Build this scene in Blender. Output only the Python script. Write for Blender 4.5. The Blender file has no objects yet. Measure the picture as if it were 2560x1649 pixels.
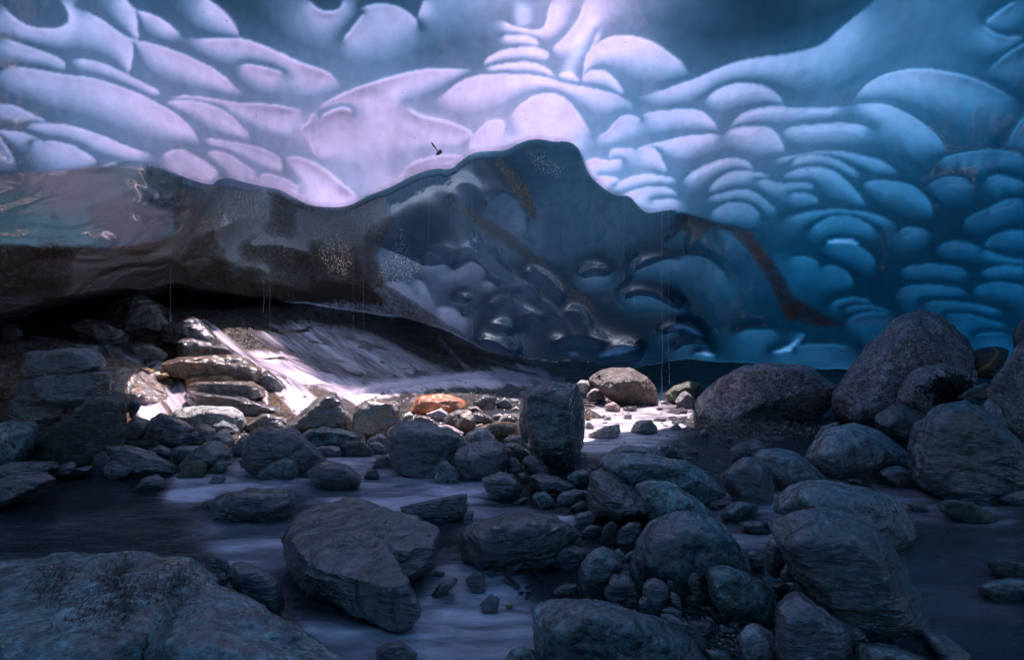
import bpy, bmesh, math, random
import numpy as np
from mathutils import Vector
S = bpy.context.scene
COL = S.collection
RAD = math.radians
F = 1422.0; CX = 1280.0; CY = 824.5; H = 0.9     # photograph pixels (2560 x 1649) and camera height
def ray(px, py, d):
    return Vector(((px-CX)/F*d, d, H+(CY-py)/F*d))
# ------------------------------------------------------------------ noise
def _hash(ix, iy, iz, s):
    n = (ix*374761393 + iy*668265263 + iz*2147483647 + s*1274126177) & 0xffffffff
    n = ((n ^ (n >> 13))*1274126177) & 0xffffffff
    n = ((n ^ (n >> 15))*2246822519) & 0xffffffff
    return ((n ^ (n >> 16)) & 0xffff)/32767.5 - 1.0
def noise(P, s=0):
    P = np.asarray(P, float); I = np.floor(P).astype(np.int64); f = P-I
    u = f*f*f*(f*(f*6-15)+10)
    out = 0
    for dx in (0, 1):
        wx = u[..., 0] if dx else 1-u[..., 0]
        for dy in (0, 1):
            wy = u[..., 1] if dy else 1-u[..., 1]
            for dz in (0, 1):
                wz = u[..., 2] if dz else 1-u[..., 2]
                out = out + wx*wy*wz*_hash(I[..., 0]+dx, I[..., 1]+dy, I[..., 2]+dz, s)
    return out
def fbm(P, o=4, s=0, g=.5):
    P = np.asarray(P, float); a = 1.; r = 0
    for k in range(o):
        r = r+a*noise(P*(2.03**k)+k*17.3, s+k*7); a *= g
    return r
def ridged(P, o=4, s=0):
    P = np.asarray(P, float); a = 1.; r = 0
    for k in range(o):
        r = r+a*(1-2*np.abs(noise(P*(2.1**k)+k*11.7, s+k*5))); a *= .5
    return r
# ------------------------------------------------------------------ objects
def link(name, verts, faces, mat, smooth=True, loc=None, parent=None):
    me = bpy.data.meshes.new(name)
    v = np.asarray(verts, float)
    if loc is not None: v = v-np.asarray(loc)
    me.from_pydata(v.tolist(), [], faces if isinstance(faces, list) else faces.tolist())
    if smooth: me.polygons.foreach_set('use_smooth', [True]*len(me.polygons))
    for m in (mat if isinstance(mat, (list, tuple)) else [mat]): me.materials.append(m)
    o = bpy.data.objects.new(name, me); COL.objects.link(o)
    if loc is not None: o.location = loc
    if parent is not None: o.parent = parent
    return o
def tag(o, label=None, cat=None, group=None, kind=None):
    if label: o['label'] = label
    if cat: o['category'] = cat
    if group: o['group'] = group
    if kind: o['kind'] = kind
    return o
def attr(o, name, vals):
    a = o.data.attributes.new(name, 'FLOAT', 'POINT'); a.data.foreach_set('value', np.asarray(vals, np.float32))
# ------------------------------------------------------------------ node helper
class N:
    def __init__(s, name):
        s.m = bpy.data.materials.new(name); s.m.use_nodes = True; s.t = s.m.node_tree; s.t.nodes.clear()
        s.out = s.t.nodes.new('ShaderNodeOutputMaterial')
    def __call__(s, typ, ins=None, **kw):
        n = s.t.nodes.new('ShaderNode'+typ)
        for k, v in kw.items(): setattr(n, k, v)
        for k, v in (ins or {}).items():
            if isinstance(v, bpy.types.NodeSocket): s.t.links.new(v, n.inputs[k])
            elif isinstance(v, tuple) and len(v) == 3 and n.inputs[k].type == 'RGBA': n.inputs[k].default_value = v+(1,)
            else: n.inputs[k].default_value = v
        return n
    def link(s, a, b): s.t.links.new(a, b)
    def coord(s, sc=(1, 1, 1), kind='Object', rot=(0, 0, 0)):
        c = s('TexCoord'); m = s('Mapping', {'Vector': c.outputs[kind], 'Scale': sc, 'Rotation': rot}); return m.outputs[0]
    def noise(s, vec, sc, det=4., rough=.55, dist=0.):
        return s('TexNoise', {'Vector': vec, 'Scale': sc, 'Detail': det, 'Roughness': rough, 'Distortion': dist}).outputs[0]
    def ramp(s, fac, stops, interp='LINEAR'):
        n = s('ValToRGB', {'Fac': fac}); r = n.color_ramp; r.interpolation = interp
        while len(r.elements) < len(stops): r.elements.new(.5)
        for e, (p, c) in zip(r.elements, stops):
            e.position = p; e.color = (c if isinstance(c, tuple) else (c, c, c))+(1,)
        return n.outputs[0]
    def mix(s, fac, a, b, mode='MIX'):
        n = s('Mix', data_type='RGBA', blend_type=mode)
        for k, v in ((0, fac), (6, a), (7, b)):
            if isinstance(v, bpy.types.NodeSocket): s.t.links.new(v, n.inputs[k])
            elif isinstance(v, tuple): n.inputs[k].default_value = v+(1,)
            else: n.inputs[k].default_value = v
        return n.outputs[2]
    def math(s, op, a, b=0., c=0., clamp=False):
        n = s('Math', operation=op, use_clamp=clamp)
        for k, v in ((0, a), (1, b), (2, c)):
            if isinstance(v, bpy.types.NodeSocket): s.t.links.new(v, n.inputs[k])
            else: n.inputs[k].default_value = v
        return n.outputs[0]
    def att(s, name): return s('Attribute', attribute_name=name).outputs['Fac']
    def bump(s, h, st, dist, nrm=None):
        i = {'Height': h, 'Strength': st, 'Distance': dist}
        if nrm is not None: i['Normal'] = nrm
        return s('Bump', i).outputs[0]
    def shmix(s, fac, a, b):
        n = s('MixShader')
        if isinstance(fac, bpy.types.NodeSocket): s.t.links.new(fac, n.inputs[0])
        else: n.inputs[0].default_value = fac
        s.t.links.new(a, n.inputs[1]); s.t.links.new(b, n.inputs[2]); return n.outputs[0]
    def done(s, sh): s.t.links.new(sh, s.out.inputs[0]); return s.m
# ------------------------------------------------------------------ camera, sky and sun
cam = bpy.data.cameras.new('camera'); co = bpy.data.objects.new('camera', cam); COL.objects.link(co)
cam.sensor_width = 36; cam.lens = F*36/2560; cam.clip_start = .05; cam.clip_end = 500
co.location = (0, 0, H); co.rotation_euler = (RAD(90), 0, 0); S.camera = co
SUN_EL, SUN_AZ = RAD(68), RAD(1)          # the sun stands behind the ice wall and shines towards the camera
sd = Vector((math.sin(SUN_AZ)*math.cos(SUN_EL), math.cos(SUN_AZ)*math.cos(SUN_EL), math.sin(SUN_EL)))
sl = bpy.data.lights.new('sun', 'SUN'); sl.energy = 4.5; sl.angle = RAD(.6); sl.color = (1, .82, .89)
so = bpy.data.objects.new('sun', sl); COL.objects.link(so); so.location = sd*40
so.rotation_euler = (-sd).to_track_quat('-Z', 'Y').to_euler()
w = bpy.data.worlds.new('World'); S.world = w; w.use_nodes = True
wt = w.node_tree; bg = wt.nodes['Background']; sk = wt.nodes.new('ShaderNodeTexSky')
sk.sky_type = 'NISHITA'; sk.sun_disc = False; sk.sun_elevation = SUN_EL; sk.sun_rotation = SUN_AZ
wt.links.new(sk.outputs[0], bg.inputs[0]); bg.inputs[1].default_value = .15
S.view_settings.view_transform = 'Standard'; S.view_settings.look = 'None'; S.view_settings.exposure = 1.15
S.render.engine = 'CYCLES'; S.cycles.use_denoising = True; S.cycles.max_bounces = 7; S.cycles.diffuse_bounces = 3
S.cycles.glossy_bounces = 3; S.cycles.transparent_max_bounces = 12; S.cycles.sample_clamp_indirect = 4
S.cycles.caustics_reflective = False; S.cycles.caustics_refractive = False
# ================================================================== THE ICE
def parse(txt):
    return [np.array([[float(q) for q in p.split(',')] for p in ln.split()]) for ln in txt.strip().splitlines() if ln.strip()]
def to_full(p, ox, oy, k): return p/k+np.array([ox, oy])
K3 = 2390/900.
ARCS = []      # (points in photo pixels, step height factor)
def arcs(ox, oy, k, txt, j=1.):
    for p in parse(txt): ARCS.append((to_full(p, ox, oy, k), j))
arcs(0, 0, K3, '''
0,30 80,110 180,175 320,198 420,180 458,140 455,100 430,40 390,0
0,245 150,298 300,345 430,400 447,495
440,397 560,390 700,420 860,505 1000,570 1065,610 1140,640
-60,500 0,470 60,448 200,452 450,500 600,510 760,560 900,610 1060,690 1180,760 1290,860 1370,1010
500,40 650,110 750,185 860,260 960,275 1150,330 1300,395 1450,470 1560,570 1660,660
800,-50 840,0 905,70 1000,85 1120,150 1220,245
1220,245 1400,262 1600,250 1750,300 1850,345 2000,420 2170,470 2250,540 2295,610
1350,-40 1380,0 1480,60 1560,160 1600,250
2105,1060 2040,930 1980,860 2065,800 2060,740
1065,620 1130,640 1250,630 1400,650 1600,690 1800,690 1950,720 2060,745
1070,690 1150,660 1300,670 1450,710 1560,790 1640,870 1690,940
1330,905 1500,935 1640,960 1760,990 1870,1045 1890,1170
1370,1010 1420,1000 1520,1020 1620,1090 1720,1160
1870,1040 1960,1035 2050,1065 2160,1120 2270,1220 2391,1310
1070,1030 1110,1010 1200,980 1290,1030 1380,1080 1480,1170
130,870 200,820 340,815 480,830 700,905 870,985 1060,1030
-40,690 90,695 200,750 340,815
200,950 240,930 350,935 480,960 580,1020 680,1085
-40,860 130,868 300,935
2050,0 2120,70 2200,80 2260,60 2275,0
2270,270 2350,170 2420,80
1720,1165 1760,1150 1850,1170 1930,1200 2000,1250
1590,430 1650,425 1780,450 1900,490''')
arcs(0, 0, K3, '''
905,75 912,180 925,270
880,280 882,400 862,500''', .4)
arcs(800, 0, K3, '''
-60,740 0,697 170,610 350,545 600,470 830,450 1060,460
0,780 60,740 130,715 200,720 215,760
560,690 650,770 800,795 900,820 980,860 1020,890 980,1000
980,1010 1000,920 1070,840 1150,790 1210,795 1230,830 1200,940
700,670 800,640 900,560 1000,510 1110,492 1300,490 1500,510 1600,550 1780,580 1950,620 2060,670 2095,720 2115,780
1240,780 1330,690 1430,630 1520,612 1620,640 1700,720 1770,830 1820,890
1060,460 1110,380 1200,335 1330,315 1440,315 1510,340 1530,380 1500,410
1070,455 1180,430 1340,410 1450,420 1550,480 1600,545
1200,130 1280,170 1370,190 1440,208 1490,185 1510,130 1520,60 1540,0
1530,330 1620,250 1700,160 1740,80 1755,0
1730,550 1760,490 1820,460 1900,470 1960,520 2040,640
1580,500 1620,470 1680,475 1730,540
1760,370 1860,270 1980,230 2100,240 2220,280 2320,350 2400,415 2470,490
2100,770 2200,740 2391,725 2460,722 2550,740 2610,800 2670,880
1830,910 1900,880 1970,790 2040,755 2120,780 2140,800
1910,1070 1920,1010 1960,980 2080,990 2180,975 2240,990 2280,1080 2330,1160
2080,985 2220,950 2391,910 2440,900 2680,885
1850,1170 1950,1170 2000,1200
1940,1250 2000,1200 2100,1160 2220,1155 2391,1190
1970,1310 2080,1265 2200,1235 2320,1240 2391,1300
2200,1330 2300,1320 2391,1325
540,1130 620,1075 740,1040 860,1025 960,1030
260,60 340,30 450,25 560,60 640,130 660,200
650,110 690,0
1200,245 1300,230 1400,240 1470,300
1760,1060 1850,1050 1920,1070 1990,1050 2010,1080''')
arcs(800, 0, K3, '''
2040,650 2150,630 2280,600 2391,555 2480,530 2560,490 2720,420 2900,380 3120,360 3340,300 3430,210 3540,120 3680,0
1730,540 1750,470 1760,380 1820,280 1840,200''', .7)
arcs(1660, 0, K3, '''
250,680 330,610 430,560 560,545 700,580 770,640 820,710
400,880 440,820 520,750 620,715 740,705 870,715 1090,715 1230,695
1235,690 1290,600 1380,530 1500,475 1700,450 1850,470 2000,500 2150,560 2270,620 2400,710
1235,695 1350,680 1480,690 1600,740 1750,830 1850,930 1900,1030
390,885 470,850 580,835 690,840 750,880 800,980 830,1030
760,880 850,840 960,830 1100,815 1250,815 1400,850
110,1200 200,1130 330,1070 450,1045 550,1065 600,1110 620,1140
270,1290 330,1210 420,1145 520,1130 640,1150 740,1160
700,1080 760,1045 840,1035 960,1010 1100,1000 1250,1010 1330,1035 1450,1060 1600,1160
820,1110 880,1045 1000,1025 1130,1050 1250,1110 1330,1170
750,1180 850,1130 980,1105 1100,1115 1200,1180 1300,1290 1370,1390
600,1190 680,1190 760,1220 870,1215 980,1215 1010,1250
830,1290 900,1275 980,1290 1040,1330
270,1310 400,1280 520,1250 620,1280 700,1350 770,1400
290,1420 380,1360 490,1335 600,1370 650,1450
1310,1230 1330,1205 1430,1190 1600,1210 1700,1250 1780,1350 1800,1450
770,1450 860,1430 960,1400 1120,1385 1300,1395 1450,1430 1570,1500
950,1540 1030,1470 1120,1430 1240,1430 1350,1480 1430,1540
1560,1540 1600,1500 1700,1510 1750,1530
1740,1230 1850,1170 1990,1170 2060,1230
1800,1090 1880,1030 2050,1000 2200,990 2340,1010 2420,1050
2130,1200 2200,1150 2320,1180 2410,1215
1970,1500 2010,1440 2150,1380 2300,1310 2410,1320
2120,160 2200,90 2340,0
2120,160 2200,240 2400,250
2280,960 2330,850 2420,740''')
arcs(1660, 500, K3, '''
40,270 100,200 200,170 300,200 350,260
190,300 260,220 400,190 520,210 600,300
0,390 100,375 220,365 310,400 400,480 440,560
850,370 950,370 1040,420
1040,440 1130,430 1220,470 1270,560
1062,290 1150,262 1280,290 1380,360 1420,440
1550,470 1650,430 1800,420 1950,440 2050,480
1530,620 1600,570 1750,555 1900,570 2040,610
2040,600 2100,560 2230,540 2420,570
2100,480 2150,450 2250,430 2420,440
2110,320 2160,250 2250,205 2420,195
2110,320 2250,370 2330,392 2420,385
1800,330 1880,270 2000,270 2120,320
1690,680 1900,665 2100,690 2280,740
1090,700 1170,650 1300,640 1400,680
1180,720 1300,690 1450,710 1550,760
1200,800 1300,750 1400,735 1520,760
0,860 60,840 130,830 200,860 260,900
80,990 140,940 220,905 290,960 320,1020
210,1020 270,1010 340,1035
700,1015 800,1000 900,960 1100,950 1280,980
480,880 600,850 760,870
900,880 960,890 860,990
1850,760 2000,745 2150,790 2300,830
2060,900 2150,870 2280,880''', .9)
arcs(800, 500, K3, '''
870,-30 900,-100 990,-115 1060,-70 1095,10
1080,0 1120,-50 1200,-60 1290,-20 1350,70 1365,150 1350,260
680,380 720,330 800,310 880,330 910,380
880,470 920,410 1000,385 1080,410 1120,480
920,370 950,320 1020,310 1060,350
1100,540 1160,510 1230,530 1260,600
1140,700 1180,660 1240,640 1290,700 1350,780
1250,600 1310,560 1390,570 1450,640
1310,800 1350,760 1420,750 1470,800
1460,670 1520,690 1560,740
1480,760 1560,760 1620,810 1650,870
1640,740 1700,720 1750,780 1770,860
760,730 830,705 910,730 950,780
890,660 930,640 970,650
340,600 400,560 500,545 580,570 640,620
640,520 700,560 740,680 770,740
1150,830 1200,820 1260,850
2100,440 2180,395 2300,385 2391,400
1380,480 1440,470 1520,520 1590,600 1600,650
0,530 60,545 110,553 200,540 320,590
-450,310 -350,300 -200,310 -80,360
-900,400 -800,375 -700,380 -600,420
-600,480 -480,450 -360,480
-1180,420 -1080,370 -960,390 -880,450
-420,560 -300,550 -180,590 -80,600
-700,220 -600,160 -500,120 -380,110
2020,630 2120,600 2260,640 2391,700
1560,940 1700,900 1900,940
1900,1010 2000,960 2100,990
1080,930 1150,940 1260,1000
1750,480 1830,440 1900,480''', .9)
arcs(0, 400, 2391/640., '''
-40,190 60,182 150,195 190,215
100,520 250,420 430,360 600,320 800,255 950,250 1100,270 1240,330
120,540 200,515 330,510 500,535 650,560
130,590 250,605 400,600 500,635 640,650 760,620 900,575 1040,555 1200,610 1330,570
1090,530 1160,450 1280,400 1400,410 1460,460
820,240 840,180 890,145 990,135
1010,200 1040,150 1100,115
1250,330 1290,270 1390,240 1500,260 1560,290
1090,250 1120,215 1165,225 1180,260
850,640 950,605 1040,640 1110,710
720,720 800,695 840,720
1220,690 1260,640 1340,620 1420,650
0,740 120,745 250,715 420,745 520,740 640,700 720,690
1500,470 1560,420 1600,350 1620,280
1700,440 1690,320 1660,220
1780,440 1850,360 1900,370 1920,450
1340,610 1400,560 1480,530 1500,600
1560,660 1620,600 1720,520
1840,600 1900,480 1940,380
870,110 930,60 1000,30 1110,25
1020,95 1190,60 1300,70 1450,140
1420,150 1450,135 1480,155''', .8)
LIP = np.array([[float(q) for q in p.split(',')] for p in '''256,407 301,409 331,405 376,410 425,425 470,448 531,465 542,450 572,444 602,454
659,467 704,474 745,501 779,516 847,519 880,512 913,493 928,486 981,467 1033,437 1086,420 1128,425 1146,407 1184,380 1233,377 1263,378 1305,354
1346,346 1387,356 1421,352 1448,371 1457,399 1470,433 1497,463 1542,493 1572,486 1602,523 1621,535 1666,525 1700,527 1770,552 1818,561 1871,565
1912,555 1954,555'''.split()])
BOT = np.array([[float(q) for q in p.split(',')] for p in '''-1500,830 -300,815 0,786 75,764 150,745 226,733 301,722 361,722 450,708 520,722 640,741 715,748 800,764
875,774 950,783 996,787 1100,816 1176,852 1225,880 1290,888 1387,907 1440,899 1576,920 1660,901 1728,893 1810,903 2000,918 2146,922 2300,925
2600,935 4000,960'''.split()])
# grid of nodes: fine inside the picture, coarse outside
def axis(a, b, lo, hi, s, S_): return np.concatenate([np.arange(lo, a, S_), np.arange(a, b, s), np.arange(b, hi, S_)])
GX = axis(-90, 2650, -1500, 4060, 3.6, 24.); GY = axis(-60, 960, -2100, 960, 3.6, 24.)
NX, NY = len(GX), len(GY)
PX, PY = np.meshgrid(GX, GY)
def idx(p):
    return (np.clip(np.searchsorted(GY, p[:, 1]-1.8), 0, NY-1), np.clip(np.searchsorted(GX, p[:, 0]-1.8), 0, NX-1))
def resample(p, step=2.):
    out = []
    for a, b in zip(p[:-1], p[1:]):
        n = max(2, int(np.hypot(*(b-a))/step)); t = np.linspace(0, 1, n, endpoint=False)[:, None]; out.append(a+(b-a)*t)
    return np.vstack(out+[p[-1:]])
def smooth_line(p, it=3):
    for _ in range(it):                     # Chaikin corner cutting keeps the ends
        q = np.empty((2*len(p), 2)); q[0] = p[0]; q[-1] = p[-1]
        q[1:-1:2] = p[:-1]*.75+p[1:]*.25; q[2:-1:2] = p[:-1]*.25+p[1:]*.75; p = q
    return p
def sides(p, off=2.0):
    r = resample(p); t = np.gradient(r, axis=0); t /= np.maximum(np.hypot(t[:, 0], t[:, 1]), 1e-6)[:, None]
    n = np.stack([-t[:, 1], t[:, 0]], 1)     # right-hand side when walking left to right = below
    return r, r+n*off, r-n*off
def solve(fix, val, src=0., screen=0., it=260, om=1.935, init=None):
    h = np.where(fix, val, 0.) if init is None else np.where(fix, val, init)
    free = ~fix; II, JJ = np.indices(h.shape); red = ((II+JJ) % 2 == 0)
    for k in range(it):
        for c in (red, ~red):
            hp = np.pad(h, 1, mode='edge')
            nb = hp[:-2, 1:-1]+hp[2:, 1:-1]+hp[1:-1, :-2]+hp[1:-1, 2:]
            new = (nb+src)/(4+screen)
            m = free & c; o = om if k < it-20 else 1.
            h[m] += o*(new[m]-h[m])
    return h
rnd = random.Random(5)
for k in range(95):       # more scallops where the picture does not reach
    s = rnd.random(); 
    if s < .3: x, y = rnd.uniform(-1400, -60), rnd.uniform(-600, 800)
    elif s < .6: x, y = rnd.uniform(2600, 3900), rnd.uniform(-600, 850)
    else: x, y = rnd.uniform(-1200, 3700), rnd.uniform(-1900, -60)
    L = rnd.uniform(120, 420); a = rnd.uniform(-.4, .4)
    t = np.linspace(-1, 1, 7); xx = t*L*.5; yy = -(1-t*t)*L*rnd.uniform(.2, .4)
    ARCS.append((np.stack([x+xx*math.cos(a)-yy*math.sin(a), y+xx*math.sin(a)+yy*math.cos(a)], 1), 1.))
fix1 = np.zeros((NY, NX), bool); v1 = np.zeros((NY, NX)); fix2 = fix1.copy(); v2 = v1.copy(); fix3 = fix1.copy(); v3 = v1.copy()
for p, j in ARCS:
    p = smooth_line(p, 2); L = np.hypot(*np.diff(p, axis=0).T).sum()
    r, dn, up = sides(p)
    i = idx(r); fix1[i] = True
    tt = np.linspace(0, 1, len(r)); w_ = np.clip(np.sin(np.pi*tt)*1.6, 0, 1)
    i = idx(dn); fix2[i] = True; v2[i] = (2.+.15*min(L, 420)*j)*w_
    v2[i] *= np.clip(w_*2, 0, 1)
    i = idx(up); fix2[i] = True; v2[i] = 0
    i = idx(dn); fix3[i] = True; v3[i] = np.clip(np.sin(np.pi*tt)*2.2, .25, 1)
    i = idx(up); fix3[i] = True; v3[i] = 0
def blur_(a, n):
    for _ in range(n):
        p = np.pad(a, 1, mode='edge'); a = (p[:-2, 1:-1]+p[2:, 1:-1]+p[1:-1, :-2]+p[1:-1, 2:]+4*a)/8
    return a
cell = 3.6; GAIN_T, GAIN_S = .85, .62
h1 = solve(fix1, v1, src=1., screen=(cell/230.)**2)*cell**2
h2 = solve(fix2, v2, screen=(cell/160.)**2)
h2 = blur_(h2, 2)
h3 = blur_(solve(fix3, v3, screen=(cell/600.)**2, init=np.full((NY, NX), .35), it=360), 4)
def gblur(a, n):       # wide box blur by cumulative sums
    for ax in (0, 1):
        p = np.pad(a, [(n+1, n) if k == ax else (0, 0) for k in (0, 1)], mode='edge'); c = np.cumsum(p, axis=ax)
        a = (np.take(c, range(2*n+1, c.shape[ax]), axis=ax)-np.take(c, range(0, c.shape[ax]-2*n-1), axis=ax))/(2*n+1)
    return a
loc = np.sqrt(np.maximum(gblur(gblur(h1, 11), 11), 20.))
DISH = h1/loc
# the ice wall lies behind the lip of the roof: m = 1 there, and it merges with the roof at both sides
fixm = np.zeros((NY, NX), bool); vm = np.zeros((NY, NX))
fixm[(PX < 120) | (PX > 2250) | (PY < 250)] = True
inner = (PX > 560) & (PX < 1600) & (PY > 610); fixm[inner] = True; vm[inner] = 1
lp = smooth_line(LIP, 2); r, dn, up = sides(lp)
for q, v in ((dn, 1.), (up, 0.)):
    i = idx(q); fixm[i] = True
    vm[i] = v*np.clip(np.minimum((r[:, 0]-256)/300, (1954-r[:, 0])/330), 0, 1) if v else 0
M = np.clip(solve(fixm, vm, it=300)*1.3, 0, 1); M = M*M*(3-2*M)
def sstep(a, b, x): t = np.clip((x-a)/(b-a), 0, 1); return t*t*(3-2*t)
# depth of the two smooth base surfaces, from a few points (px, py, depth)
def rbf(pts, reg=1e-3):
    P = np.array(pts, float); q = P[:, :2]/1000
    phi = lambda r: np.sqrt(r*r+.15)
    A = phi(np.linalg.norm(q[:, None]-q[None], axis=2)); n = len(q)
    B = np.concatenate([np.ones((n, 1)), q], 1); Z = np.zeros((3, 3))
    W = np.linalg.solve(np.block([[A+reg*np.eye(n), B], [B.T, Z]]), np.concatenate([np.log(P[:, 2]), np.zeros(3)]))
    def f(x, y):
        X = np.stack([x, y], -1)/1000.; out = W[n]+W[n+1]*X[..., 0]+W[n+2]*X[..., 1]
        for k in range(n): out = out+W[k]*phi(np.linalg.norm(X-q[k], axis=-1))
        return np.exp(out)
    return f
baseA = rbf([(1280, 0, 4.55), (1280, -500, 3.4), (1280, -1200, 2.5), (1280, -2000, 1.6), (0, 0, 4.4), (2560, 0, 4.4), (0, -800, 2.8), (2560, -800, 2.8),
    (256, 407, 5.9), (870, 519, 5.3), (1090, 425, 5.55), (1300, 352, 5.8), (1640, 530, 6.1), (1954, 555, 6.8), (0, 400, 5.3), (0, 786, 6.6), (350, 722, 7.0), (2560, 400, 4.8),
    (2560, 800, 5.9), (2050, 918, 7.9), (2350, 900, 6.8), (-600, 300, 3.6), (-1400, 300, 2.3), (3200, 300, 3.3), (3900, 300, 2.3), (-900, 800, 4.),
    (3500, 850, 4.), (700, 250, 5.1), (1900, 250, 5.2), (-1300, -1500, 1.4), (3900, -1500, 1.4), (1280, 900, 8.8)])
baseB = rbf([(870, 470, 9.45), (1300, 340, 9.85), (600, 450, 8.75), (480, 500, 7.7), (1600, 500, 9.1), (1300, 600, 9.5), (870, 640, 9.3), (1600, 720, 8.9), (700, 620, 8.8), (1300, 800, 8.9), (1100, 870, 8.8), (930, 790, 9.0),
    (1500, 890, 8.7), (600, 700, 8.9), (420, 640, 7.6), (1900, 600, 8.4), (2050, 918, 8.), (0, 700, 6.5), (2560, 800, 6.)])
D = baseA(PX, PY)*(1-M)+baseB(PX, PY)*M
RIP = 2.2*fbm(np.stack([PX/70, PY/95, 0*PX], -1), 3, 3)
JUMP = h3*np.clip(.14*loc, 1.5, 7); DISHB = blur_(DISH, 6)
D = D*(1+(RIP+((.14+.38*sstep(480, 760, PY))*DISHB+.03*h2)*M+(JUMP-blur_(.17*DISH*np.clip(h3/.6, 0, 1.2), 5))*(1-M))/F)
botline = np.interp(PX, BOT[:, 0], BOT[:, 1]); botline = botline+3*fbm(np.stack([PX/60, 0*PX, 0*PX], -1), 3, 9)
# snap the lowest row of nodes in every column on to the bottom edge
def inpoly(x, y, poly):
    c = np.zeros(x.shape, bool); n = len(poly)
    for i in range(n):
        x1, y1 = poly[i]; x2, y2 = poly[(i+1) % n]
        if y1 == y2: continue
        k = ((y1 > y) != (y2 > y)) & (x < (x2-x1)*(y-y1)/(y2-y1)+x1); c ^= k
    return c
def blur(a, n):
    for _ in range(n):
        p = np.pad(a, 1, mode='edge'); a = (p[:-2, 1:-1]+p[2:, 1:-1]+p[1:-1, :-2]+p[1:-1, 2:]+2*a)/6
    return a
PB = np.vstack([lp, [[1990, 640], [2060, 740], [2110, 830], [2146, 960], [450, 960], [440, 700], [470, 640], [455, 560], [420, 470], [300, 420]]])
FX = (PX[:-1, :-1]+PX[1:, 1:])*.5; FY = (PY[:-1, :-1]+PY[1:, 1:])*.5
# one row of nodes is moved so that the lower border is a clean line
below = PY > botline
PYs = np.where(below, botline, PY); first = below & ~np.roll(below, 1, axis=0)
lx, li = np.unique(np.round(lp[:, 0]), return_index=True); lipf = np.interp(GX, lx, lp[li, 1])
cols = np.where((GX > 455) & (GX < 1675))[0]; ks = np.array([np.searchsorted(GY, lipf[j], side='right')-1 for j in cols])
De = np.array([1.6*D[k-3, j]-.6*D[k-6, j] for k, j in zip(ks, cols)])
De = np.convolve(np.pad(De, 6, mode='edge'), np.ones(13)/13, 'valid')
for k, j, de_ in zip(ks, cols, De):
    PYs[k, j] = lipf[j]; PYs[k+1, j] = lipf[j]-4; D[k, j] = de_; D[k-1, j] = .65*de_+.35*D[k-3, j]; D[k-2, j] = .35*de_+.65*D[k-3, j]; D[k+1:k+5, j] = D[k+5, j]
V = np.stack([(PX-CX)/F*D, D, H+(CY-PYs)/F*D], -1)
quad = lambda a: np.stack([a[:-1, :-1], a[1:, :-1], a[1:, 1:], a[:-1, 1:]], -1)
IDS = np.arange(NX*NY).reshape(NY, NX)
Q = quad(IDS); dq = quad(D); jump = dq.max(-1)-dq.min(-1)
live = ~(quad(below).all(-1) & ~quad(first).any(-1)) & ~(quad(below).sum(-1) == 4)
mq = quad(M); cut = (mq.max(-1)-mq.min(-1) > .12) & (jump > .25) & (GX[None, :-1] > 455) & (GX[None, 1:] < 1675)
isB = inpoly(FX, FY, PB)
for a_, (k0, k1) in enumerate(zip(ks[:-1], ks[1:])):
    j = cols[a_]; lo_, hi_ = min(k0, k1), max(k0, k1)
    isB[lo_-8:lo_, j] = False; isB[hi_+1:hi_+9, j] = True; cut[lo_-8:lo_, j] = False; cut[hi_+1:hi_+9, j] = False; cut[lo_:hi_+1, j] = True
# ice character: clear dark basal ice, rock flour frozen in
def region(poly, n): return blur(inpoly(PX, PY, np.array([[float(q) for q in p.split(',')] for p in poly.split()])).astype(float), n)
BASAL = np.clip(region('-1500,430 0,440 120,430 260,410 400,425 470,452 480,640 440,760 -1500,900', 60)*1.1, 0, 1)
DIRT = region('-1500,640 0,606 120,612 300,614 420,590 520,520 560,470 700,480 760,520 850,525 960,480 980,540 930,570 900,640 940,720 990,770 600,760 440,730 0,800 -1500,860', 14)
DIRT = np.maximum(DIRT, region('1700,525 1790,548 1880,575 1945,660 1990,740 2080,790 2140,815 2060,822 1960,800 1915,700 1860,620 1790,560 1740,610 1690,560', 16)*.85)
DIRT = np.maximum(DIRT, .8*region('1230,400 1250,390 1330,480 1350,560 1320,540', 3))
DIRT = np.maximum(DIRT, .7*region('1090,480 1200,530 1310,600 1400,690 1480,750 1500,790 1440,760 1300,640 1180,560', 5))
DIRT = np.maximum(DIRT, .8*region('760,690 940,690 1010,735 1130,812 1190,850 1000,800 800,768', 6))
DIRT = np.maximum(DIRT, .85*region('430,470 560,462 700,488 850,530 960,510 985,560 945,640 990,770 700,745 440,720', 12))
FLOUR = np.maximum(region('770,555 850,545 870,600 880,660 860,700 830,690 800,640', 6), region('690,610 740,600 735,640 700,635', 5))
FLOUR = np.maximum(FLOUR, region('560,470 700,470 640,520 560,560 480,590 520,540', 8)*.8)
FLOUR = np.maximum(FLOUR, region('1320,375 1345,368 1380,400 1410,420 1400,450 1375,430 1340,440 1330,410', 4)*.5)
FLOUR = np.maximum(FLOUR, region('980,480 1000,490 1010,560 1030,640 1060,680 1010,710 940,700 960,640 985,620', 6)*.6)
def rbf_lin(pts):
    f = rbf([(x, y, math.exp(v)) for x, y, v in pts], 2e-3); return lambda x, y: np.log(f(x, y))
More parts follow.
